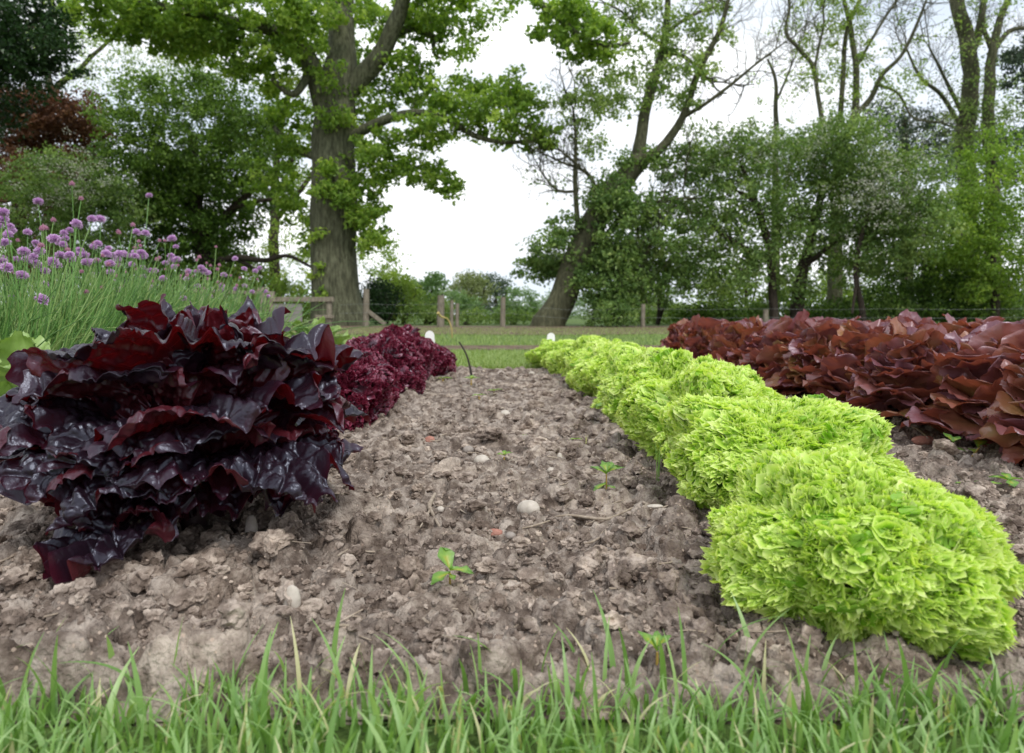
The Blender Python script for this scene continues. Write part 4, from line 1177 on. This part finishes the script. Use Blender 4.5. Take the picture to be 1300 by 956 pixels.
# --- leaning tree in the middle right
T = Tree('leaning_tree', (704, 19), 'ivy clad tree leaning right, its forked trunk rising into the sky', 'tree', 'bark_grey', 'leaf_haw', .11)
T.limb([(696, 418, 19, 22), (708, 390, 19, 18.5), (726, 345, 19, 17), (745, 300, 19, 16), (768, 258, 19, 15.5), (795, 225, 19, 13.5), (818, 200, 19, 11)], 'trunk', wob=.04)
T.limb([(812, 205, 19, 9), (813, 178, 19, 7.5), (817, 150, 19.1, 7), (828, 110, 19.2, 6.2), (842, 65, 19.3, 5.2), (846, 30, 19.4, 4.4), (848, 0, 19.5, 3.6), (842, -40, 19.6, 2.6)])
T.limb([(815, 205, 19, 8.5), (840, 188, 18.9, 6), (862, 160, 18.8, 5), (873, 132, 18.7, 4.2), (884, 100, 18.6, 4.2), (898, 70, 18.5, 3.8), (915, 35, 18.5, 3.2), (926, -5, 18.4, 2.4)])
T.limb([(845, 42, 19.3, 2.6), (880, 18, 19.6, 2.3), (905, 10, 19.8, 1.6)])
T.limb([(838, 65, 19.3, 2.4), (870, 72, 19, 2.2), (888, 92, 18.8, 2)])
T.limb([(865, 150, 18.8, 3), (895, 132, 18.4, 2.4), (925, 110, 18.2, 2.0), (955, 85, 18, 1.6), (985, 62, 17.9, 1)])
T.limb([(845, 60, 19.3, 2.2), (815, 40, 19.6, 1.8), (790, 15, 19.8, 1.4), (770, 5, 20, 1)])
T.limb([(757, 285, 18.8, 5), (758, 255, 18.6, 3.6), (750, 225, 18.5, 2.6), (738, 215, 18.5, 2)])
T.limb([(735, 310, 18.8, 4.5), (732, 270, 18.7, 3.4), (730, 225, 18.6, 3), (731, 180, 18.6, 2.2), (728, 140, 18.6, 1.3)])
T.limb([(728, 243, 18.7, 2), (708, 242, 18.8, 1.8), (692, 225, 18.9, 1.2), (684, 212, 19, .8)])
T.limb([(770, 300, 19, 4), (800, 265, 18.6, 3), (840, 255, 18.4, 2.2), (870, 252, 18.4, 1.4)])
T.limb([(750, 340, 18.8, 4), (790, 345, 18.5, 3.2), (815, 330, 18.4, 2.4)])
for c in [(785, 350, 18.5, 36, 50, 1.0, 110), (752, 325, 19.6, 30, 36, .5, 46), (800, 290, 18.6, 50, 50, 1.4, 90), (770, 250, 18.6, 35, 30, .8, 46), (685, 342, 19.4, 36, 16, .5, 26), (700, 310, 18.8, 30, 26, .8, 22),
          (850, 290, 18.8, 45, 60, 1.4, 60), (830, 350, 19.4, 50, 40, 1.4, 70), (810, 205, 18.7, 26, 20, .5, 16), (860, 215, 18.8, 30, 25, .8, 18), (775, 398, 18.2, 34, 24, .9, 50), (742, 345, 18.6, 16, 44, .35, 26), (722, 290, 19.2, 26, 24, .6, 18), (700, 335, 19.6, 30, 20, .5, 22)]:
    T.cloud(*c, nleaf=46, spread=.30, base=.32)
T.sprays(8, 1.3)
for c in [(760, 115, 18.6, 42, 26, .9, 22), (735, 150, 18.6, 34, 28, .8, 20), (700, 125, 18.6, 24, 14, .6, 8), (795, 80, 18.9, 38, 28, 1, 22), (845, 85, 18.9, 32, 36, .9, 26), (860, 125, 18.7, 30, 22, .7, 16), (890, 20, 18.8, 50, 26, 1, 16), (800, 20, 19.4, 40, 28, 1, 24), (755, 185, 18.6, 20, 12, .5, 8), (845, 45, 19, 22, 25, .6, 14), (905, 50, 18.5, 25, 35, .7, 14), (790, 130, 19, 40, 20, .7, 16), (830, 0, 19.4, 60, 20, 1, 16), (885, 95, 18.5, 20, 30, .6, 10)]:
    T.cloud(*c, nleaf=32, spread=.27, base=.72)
T.cloud(700, 215, 18.9, 45, 40, .8, 40, 3, .3, .4)
T.done()

# --- right masses
def haw(base, Y, lab, cl, trunks, bl_pts=None, leaf='leaf_haw', spread=.38, nl=46, base_c=.4, name='hawthorn', size=.105, cat='tree'):
    T = Tree(name, (base, Y), lab, cat, 'bark_dark', leaf, size)
    for i, t in enumerate(trunks): T.limb(t, 'trunk' if i == 0 else 'branch')
    for c in cl: T.cloud(*c, nleaf=nl, spread=spread, base=base_c)
    if bl_pts:
        pts = []
        for (px, py, sx, sy, n_) in bl_pts:
            pts += [list(at(RNG.normal(px, sx), RNG.normal(py, sy), Y - 1.6 + RNG.random() * 1.2)) for _ in range(n_)]
        T.blossom(np.array(pts) - T.loc, .05)
    return T.done()


haw(985, 19.5, 'broad hawthorn with dark branches and pale flower dust, right of the leaning tree',
    [(930, 240, 19.2, 70, 60, 1.8, 120), (960, 190, 19.4, 60, 34, 1.6, 70), (900, 280, 19.2, 55, 60, 1.4, 55), (920, 340, 19.3, 55, 48, 1.4, 80), (980, 300, 19.6, 50, 70, 1.4, 80), (1000, 370, 20.3, 40, 30, 1.2, 24), (880, 190, 19.2, 40, 30, 1.2, 30)],
    [[(985, 412, 19.5, 6), (982, 380, 19.5, 5.5), (978, 335, 19.5, 5), (970, 290, 19.5, 4), (955, 245, 19.5, 3), (940, 205, 19.5, 2)], [(975, 300, 19.5, 3.5), (965, 270, 19.1, 3), (948, 248, 18.9, 2.2), (930, 240, 18.8, 1.3)], [(980, 330, 19.5, 3.5), (920, 300, 19, 2.5), (890, 270, 19, 1.5)]],
    [(960, 190, 45, 20, 1000), (1000, 165, 30, 15, 400)])
haw(1012, 20.5, 'hawthorn with slanting dark trunk in the middle of the right thicket',
    [(1050, 200, 20.2, 60, 48, 1.8, 120), (1040, 270, 20.4, 60, 60, 1.8, 110), (1060, 340, 21.4, 55, 30, 1.4, 36), (1090, 250, 20.2, 55, 60, 1.6, 90)],
    [[(1010, 412, 20.5, 9), (1014, 380, 20.5, 8), (1020, 340, 20.5, 7), (1032, 290, 20.5, 5.5), (1045, 230, 20.5, 4), (1050, 180, 20.5, 2)], [(1018, 340, 20.5, 4), (1045, 320, 20, 3), (1070, 300, 19.8, 2)]],
    [(1050, 175, 40, 20, 900), (1060, 225, 40, 30, 900)])
haw(1100, 19, 'white flowering hawthorn with thin crooked trunk at centre right',
    [(1140, 240, 18.6, 50, 45, 1.5, 90), (1160, 290, 18.6, 45, 40, 1.4, 75), (1110, 320, 19.4, 45, 40, 1.4, 55), (1080, 180, 19, 45, 30, 1.4, 40)],
    [[(1098, 413, 19, 4), (1094, 385, 19, 3.6), (1086, 350, 19, 3.2), (1092, 310, 19, 3), (1104, 270, 19, 2)], [(1090, 345, 19, 2.4), (1085, 375, 18.8, 2), (1082, 398, 18.8, 1.6)], [(1100, 280, 19, 2), (1130, 250, 18.8, 1.6)]],
    [(1135, 235, 30, 30, 1300), (1170, 275, 26, 26, 1100), (1180, 370, 20, 12, 160), (1100, 200, 30, 20, 500)])
haw(1180, 22, 'dark shadowy holly in the thicket behind the bronze rows', [(1180, 350, 21.5, 70, 48, 1.6, 120), (1130, 385, 21, 60, 22, 1.2, 40), (1230, 380, 21.5, 70, 25, 1.2, 60)],
    [[(1175, 412, 22, 8), (1176, 370, 22, 7), (1180, 320, 22, 5)]], None, 'leaf_dark', name='holly', base_c=.3)
haw(1262, 20, 'bright leaved bushy tree at right edge', [(1220, 290, 19.6, 50, 50, 1.6, 80), (1270, 230, 19.6, 50, 70, 1.6, 90), (1290, 320, 19.6, 45, 70, 1.6, 90), (1240, 345, 19.8, 50, 45, 1.4, 60)],
    [[(1262, 412, 20, 6), (1262, 350, 20, 5), (1258, 280, 20, 4), (1262, 200, 20, 2)]], None, 'leaf_oak', name='field_maple', base_c=.4)

# --- tall sparse trees behind the right thicket
T = Tree('tall_tree', (1075, 25), 'sparse tall tree with dark curving limbs against the white sky', 'tree', 'bark_grey', 'leaf_light', .10)
T.limb([(1060, 410, 25, 10), (1062, 300, 25, 8.5), (1068, 190, 25, 7), (1084, 150, 25, 5.2), (1088, 110, 25, 4), (1087, 70, 25, 3.4), (1080, 40, 25, 3), (1072, 0, 25, 2.4), (1070, -40, 25, 1.6)], 'trunk')
T.limb([(1082, 150, 25, 4), (1105, 125, 24.8, 3.4), (1120, 95, 24.6, 2.8), (1145, 70, 24.4, 2.2), (1165, 30, 24.2, 1.8), (1180, -10, 24, 1.2)])
T.limb([(1088, 85, 25, 2), (1110, 45, 25.2, 1.8), (1135, 5, 25.4, 1.2)])
T.limb([(1045, 160, 25, 3), (1038, 120, 25, 2.6), (1033, 85, 25, 2.6), (1015, 62, 25, 2.4), (998, 42, 25, 2), (1002, 10, 25, 1.6), (998, -20, 25, 1.2)])
T.limb([(1034, 90, 25, 2), (1040, 60, 25, 1.6), (1046, 30, 25, 1.2), (1044, 0, 25, .9)])
T.limb([(1066, 160, 25.2, 3.4), (1070, 110, 25.2, 3), (1075, 40, 25.3, 2.6), (1092, 0, 25.4, 2)])
T.limb([(1115, 108, 24.6, 2), (1140, 118, 24.4, 1.5), (1160, 150, 24.2, 1.2), (1195, 155, 24, 1)])
T.sprays(10, 2.0)
for c in [(1070, 70, 25, 50, 70, 1.6, 36), (1030, 30, 25, 50, 40, 1.5, 14), (1120, 40, 25, 60, 50, 1.5, 12), (1140, 110, 24.5, 40, 30, 1.2, 16), (1050, 20, 25, 40, 30, 1.5, 20), (1010, 120, 25, 50, 30, 1.5, 8)]:
    T.cloud(*c[:6], int(c[6] * 1.5), nleaf=30, spread=.33, base=.35)
T.done()
T = Tree('tall_tree', (990, 27), 'slim bare-topped tree between leaning tree and sparse tall tree', 'tree', 'bark_grey', 'leaf_light', .10)
T.limb([(984, 410, 27, 6), (985, 250, 27, 5), (985, 150, 27, 3), (984, 100, 27, 2), (975, 75, 27, 1.2)], 'trunk')
T.limb([(985, 130, 27, 1.6), (1000, 95, 27, 1.2), (1010, 70, 27, .7)])
T.sprays(10, 2.0)
for c in [(985, 110, 27, 40, 40, 1.5, 22)]: T.cloud(*c, nleaf=9, spread=.4, base=.4)
T.done()
for (bx, pts, br, lab) in (
    (1228, [(1228, 410, 28, 14), (1228, 300, 28, 12), (1226, 190, 28, 10.5), (1230, 120, 28, 9.5), (1229, 60, 28, 9), (1218, 20, 28, 8), (1212, -30, 28, 7)],
     [[(1232, 70, 28, 6), (1245, 30, 28, 4.5), (1250, -20, 28, 3)], [(1226, 170, 28, 3), (1195, 120, 27.5, 2.4), (1170, 100, 27, 2), (1150, 60, 27, 1)], [(1225, 150, 28, 3), (1200, 100, 27.5, 2), (1180, 60, 27, 1)]],
     'tall straight thick-trunked tree rising through the right thicket'),
    (1262, [(1262, 410, 27, 9), (1260, 250, 27, 8), (1256, 150, 27, 7), (1258, 80, 27, 5.5), (1266, 30, 27, 4.5), (1280, 0, 27, 3.5), (1290, -30, 27, 2.5)],
     [[(1258, 70, 27, 3.5), (1280, 40, 27, 3), (1305, 36, 27, 2)], [(1258, 60, 27, 3.5), (1248, 30, 27, 2.6), (1252, -10, 27, 2)]],
     'second tall tree with curving upper trunk near the right edge')):
    T = Tree('tall_tree', (bx, pts[0][2]), lab, 'tree', 'bark_grey', 'leaf_haw', .11)
    T.limb(pts, 'trunk')
    for b in br: T.limb(b)
    T.sprays(9, 2.0)
    for c in [(bx, 190, 27, 50, 60, 2, 50), (bx - 10, 100, 27, 36, 60, 1.6, 16), (bx + 30, 130, 27, 40, 60, 1.6, 34), (bx - 5, 30, 27, 50, 40, 1.6, 12)]:
        T.cloud(*c, nleaf=26, spread=.42, base=.6)
    T.done()
T = Tree('pine_tree', (1150, 38), 'blue grey pine tree behind the right thicket', 'tree', 'bark_dark', 'leaf_pine', .16)
T.limb([(1150, 408, 38, 8), (1152, 250, 38, 6), (1150, 150, 38, 3)], 'trunk')
for c in [(1140, 175, 38, 50, 40, 3, 60), (1190, 190, 38, 50, 30, 3, 50), (1120, 150, 38, 22, 20, 1.5, 12), (1250, 200, 40, 60, 40, 3, 60)]: T.cloud(*c, nleaf=50, spread=.6, base=.5)
T.done()
T = Tree('pine_tree', (1330, 24), 'dark pine bough reaching in at the top right edge', 'tree', 'bark_dark', 'leaf_pine', .12)
T.limb([(1330, 412, 24, 12), (1330, 200, 24, 9), (1328, 20, 24, 5)], 'trunk')
for c in [(1300, 60, 24, 14, 25, 1, 14), (1330, 90, 24, 36, 60, 1.6, 60), (1315, 190, 24, 40, 40, 1.5, 40)]: T.cloud(*c, nleaf=50, spread=.35, base=.5)
T.done()

# --- mid and far background shrubs and trees
def bush(px, Y, clouds, lab, leaf, size=.10, nl=40, spread=.36, base=.5, name='shrub', cat='shrub', group=None):
    T = Tree(name, (px, Y), lab, cat, 'bark_dark', leaf, size, group)
    top = min(c[1] for c in clouds)
    gyp = 400 + .3 * FPX / Y
    T.limb([(px, gyp + 1, Y, 3.0), (px + 2, (gyp + top) / 2, Y, 2.2), (px - 1, top + 2, Y, 1)], 'trunk' if cat == 'tree' else 'stem')
    T.limb([(px, gyp, Y, 2.0), (px + 10, (gyp + top) / 2 + 4, Y, 1.4), (px + 16, top + 6, Y, .8)])
    for c in clouds: T.cloud(*c, nleaf=nl, spread=spread, base=base)
    return T.done()


bush(490, 22, [(480, 385, 22, 26, 26, 1, 60), (475, 365, 22, 14, 10, .6, 12)], 'very dark green bush right behind the fence post by the oak', 'leaf_ever', base=.5)
bush(512, 23.5, [(515, 385, 23.5, 28, 28, 1.2, 70), (500, 362, 24, 24, 14, 1, 24)], 'bright green bush right of the dark bush by the oak', 'leaf_light', base=.45)
bush(540, 22.5, [(545, 397, 22.5, 26, 20, 1, 50)], 'mid green bramble bush left of the broad fence post', 'leaf_haw', base=.75)
bush(590, 22, [(592, 408, 22, 34, 12, .8, 40)], 'low bramble patch right of the broad fence post', 'leaf_haw', base=.7)
bush(650, 22.5, [(650, 408, 22.5, 34, 12, .8, 36)], 'low bramble patch left of the leaning trunk', 'leaf_haw', base=.55)
bush(548, 34, [(545, 368, 34, 26, 18, 1.6, 50), (548, 355, 34, 14, 10, 1, 12)], 'blue green round shrub tree behind the broad fence post', 'leaf_far', .14, name='far_tree', cat='tree', base=.3)
bush(500, 36, [(500, 362, 36, 24, 18, 1.6, 40), (488, 350, 36, 14, 12, 1, 12)], 'light green far tree right of the oak trunk', 'leaf_light', .14, name='far_tree', cat='tree', base=.4)
bush(600, 45, [(597, 370, 45, 30, 24, 2, 90), (600, 358, 45, 18, 12, 1.4, 18)], 'pale olive far tree in the sky gap', 'leaf_olive', .16, name='far_tree', cat='tree', base=.5, spread=.5)
bush(628, 55, [(628, 362, 55, 20, 12, 2, 34), (622, 385, 55, 26, 18, 2, 40)], 'grey green flat topped far tree right of the pale olive one', 'leaf_pine', .2, name='far_tree', cat='tree', base=.9, spread=.6)
bush(655, 40, [(657, 384, 40, 28, 18, 1.6, 50), (640, 400, 40, 40, 10, 1.6, 40)], 'small rounded far tree left of the leaning trunk', 'leaf_far', .15, name='far_tree', cat='tree', base=.5)
bush(672, 42, [(672, 398, 42, 14, 12, 1.2, 16)], 'yellowish far bush left of the leaning trunk', 'leaf_olive', .15, base=.6)
bush(570, 40, [(572, 390, 40, 44, 20, 2, 90)], 'pale green hedge bush below the pale olive tree', 'leaf_far', .15, base=.5)
bush(335, 24, [(330, 375, 24, 40, 30, 1.2, 80), (380, 385, 24, 30, 24, 1, 50), (300, 355, 24.5, 36, 20, 1, 30)], 'light green thicket behind the wooden rail', 'leaf_light', base=.35)
bush(200, 23, [(200, 370, 23, 80, 40, 1.4, 120)], 'shady green undergrowth shrub behind the chives', 'leaf_dark', base=.5)
bush(815, 25, [(815, 395, 25, 50, 20, 1.2, 90), (870, 400, 24, 45, 14, 1.2, 60)], 'leafy green shrub right of the leaning tree foot', 'leaf_haw', base=.6)
bush(780, 36, [(790, 370, 36, 40, 30, 2, 70), (850, 330, 36, 40, 50, 2, 60)], 'pale green tree glimpsed between leaning tree and hawthorn', 'leaf_far', .14, name='far_tree', cat='tree', base=.45)
bush(945, 32, [(940, 375, 32, 60, 30, 2, 80), (900, 350, 34, 30, 40, 2, 30)], 'light green tree seen under the broad hawthorn', 'leaf_light', .13, name='far_tree', cat='tree', base=.3)
bush(1050, 30, [(1050, 375, 30, 70, 34, 2, 110)], 'sunlit light green tree behind the hawthorn trunks', 'leaf_light', .13, name='far_tree', cat='tree', base=.35)
bush(835, 22, [(828, 345, 22, 30, 30, 1.2, 14)], 'small crooked dark stemmed tree right of the leaning trunk', 'leaf_haw', name='young_tree', cat='tree', base=.6, nl=24)
bush(900, 24.5, [(905, 400, 24.5, 50, 12, 1.2, 50)], 'low dark shrub behind the far end of the bronze rows', 'leaf_haw', base=.4)
bush(1250, 30, [(1250, 350, 30, 80, 60, 2, 120), (1150, 320, 30, 60, 60, 2, 80)], 'deep green backing tree behind the bright right edge tree', 'leaf_dark', .14, name='far_tree', cat='tree', base=.6)
for px, Y, ry, lf, lab in ((905, 20.5, 10, 'leaf_dark', 'low dark undergrowth shrub left of the hawthorn trunks'), (960, 21.5, 12, 'leaf_haw', 'low undergrowth shrub just left of the slanting hawthorn trunk'),
                            (1045, 21.5, 12, 'leaf_dark', 'low dark undergrowth shrub between the hawthorn trunks'), (1125, 21, 14, 'leaf_haw', 'low undergrowth shrub right of the crooked hawthorn trunk'),
                            (1200, 20.5, 14, 'leaf_dark', 'low dark undergrowth shrub below the holly'), (1280, 20.5, 14, 'leaf_haw', 'low undergrowth shrub at the right edge behind the bronze rows')):
    bush(px, Y, [(px, 411 - ry, Y, 46, ry, 1, 60)], lab, lf, base=.35)
for k, (px, py, Y, rx, ry, lf, lab) in enumerate([(-60, 330, 40, 120, 90, 'leaf_dark', 'distant dark tree mass beyond the copper tree'), (140, 350, 42, 100, 60, 'leaf_dark', 'distant dark tree mass behind the chives'),
                                                 (260, 380, 44, 90, 30, 'leaf_light', 'distant light tree beyond the wooden rail'), (760, 390, 60, 90, 20, 'leaf_far', 'distant pale treetops beyond the leaning tree'), (470, 390, 60, 100, 18, 'leaf_far', 'distant pale treetops beyond the oak'),
                                                 (1150, 380, 45, 180, 50, 'leaf_dark', 'distant woodland tree behind the right thicket')]):
    bush(px, Y, [(px, py, Y, rx, ry, 3, 150)], lab, lf, .2, nl=44, spread=.7, base=.4, name='far_tree', cat='tree')

# ------------------------------------------------------------------ fences
def box(mb, c, s, rz=0.0, ry=0.0, bev=.006):
    x, y, z = np.array(s) / 2
    b = min(bev, x * .4, y * .4, z * .4)
    V = []
    for sz, ins in ((-z, b), (-z + b, 0), (z - b, 0), (z, b)):
        V += [(-x + ins, -y + ins, sz), (x - ins, -y + ins, sz), (x - ins, y - ins, sz), (-x + ins, y - ins, sz)]
    V = np.array(V)
    R = np.array((Matrix.Rotation(rz, 3, 'Z') @ Matrix.Rotation(ry, 3, 'Y')))
    F = [[0, 3, 2, 1], [12, 13, 14, 15]]
    for k in range(3):
        for i in range(4):
            F.append([k * 4 + i, k * 4 + (i + 1) % 4, k * 4 + 4 + (i + 1) % 4, k * 4 + 4 + i])
    mb.add(V @ R.T + np.array(c), F)


def post(parent, loc0, px, top, Y, wpx, round_=True, lean=0.0):
    p = at(px, top, Y); h = p.z + .1; r = wpx / 2 * Y / FPX
    mb = MB()
    if round_:
        tube(mb, [(0, 0, -.1), (lean * h * .5, 0, h * .5 - .1), (lean * h, 0, h - .1)], [r, r * .97, r * .92], 10, bark=.06)
    else:
        box(mb, (0, 0, h / 2 - .1), (r * 2, r * 2, h))
    o = mb.obj('post', M['old_wood'], parent, True)
    o.location = (p.x - loc0[0], Y - loc0[1], 0)
    return o


def rail(parent, loc0, a, b, wpx, name='rail'):
    A = at(*a); B = at(*b); k = wpx * a[2] / FPX
    mb = MB(); Ln = (B - A).length; c = (A + B) / 2; d = (B - A)
    box(mb, (0, 0, 0), (Ln, .05, k), 0, -math.atan2(d.z, math.hypot(d.x, d.y)))
    o = mb.obj(name, M['old_wood'], parent); o.rotation_euler = (0, 0, math.atan2(d.y, d.x))
    o.location = (c.x - loc0[0], c.y - loc0[1], c.z)
    return o


l0 = (gx(360, 17.5), 17.5, 0)
f = empty('wooden_fence', l0, 'weathered wooden post and rail fence with grey board in front of the oak', 'fence')
for px, tp, w_ in ((334, 365, 9), (345, 370, 6), (418, 377, 6), (300, 368, 5), (255, 368, 5)): post(f, l0, px, tp, 17.5, w_, False)
rail(f, l0, (345, 380, 17.42), (424, 380, 17.42), 6); rail(f, l0, (240, 369, 17.42), (332, 372, 17.42), 4); rail(f, l0, (400, 402, 17.42), (424, 402, 17.42), 4); rail(f, l0, (240, 392, 17.42), (332, 394, 17.42), 4)
mb = MB(); A = at(364, 397, 17.46); box(mb, (0, 0, 0), (.78, .03, .46), bev=.003); pn = mb.obj('board', M['panel'], f); pn.location = (A.x - l0[0], A.y - l0[1], A.z)

l0 = (gx(640, 17.5), 17.5, 0)
f = empty('wire_fence', l0, 'wire fence with round wooden posts along the far hedge', 'fence')
for px, tp, w_ in ((464, 367, 8), (559, 375, 10), (573, 381, 5), (580, 385, 5), (638, 377, 7), (816, 386, 6), (972, 393, 7)): post(f, l0, px, tp, 17.5, w_, True, 0.02)
rail(f, l0, (466, 394, 17.45), (489, 412, 17.45), 5, 'brace')
for zz in (386, 397):
    P = []
    xs = [430, 464, 510, 559, 600, 638, 720, 816, 890, 972, 1050, 1130, 1210, 1290, 1330]
    for i, px in enumerate(xs): P.append(list(at(px, zz + (1.2 if i % 2 == 0 else 0) + (6 if px > 700 else 0), 17.38)))
    P = np.array(P) - np.array(l0); P, R = resample(P, np.full(len(P), .0024), .6)
    mb = MB(); tube(mb, P, R, 4); mb.obj('wire', M['wire'], f)
print('faces', sum(len(o.data.polygons) for o in bpy.data.objects if o.type == 'MESH'))
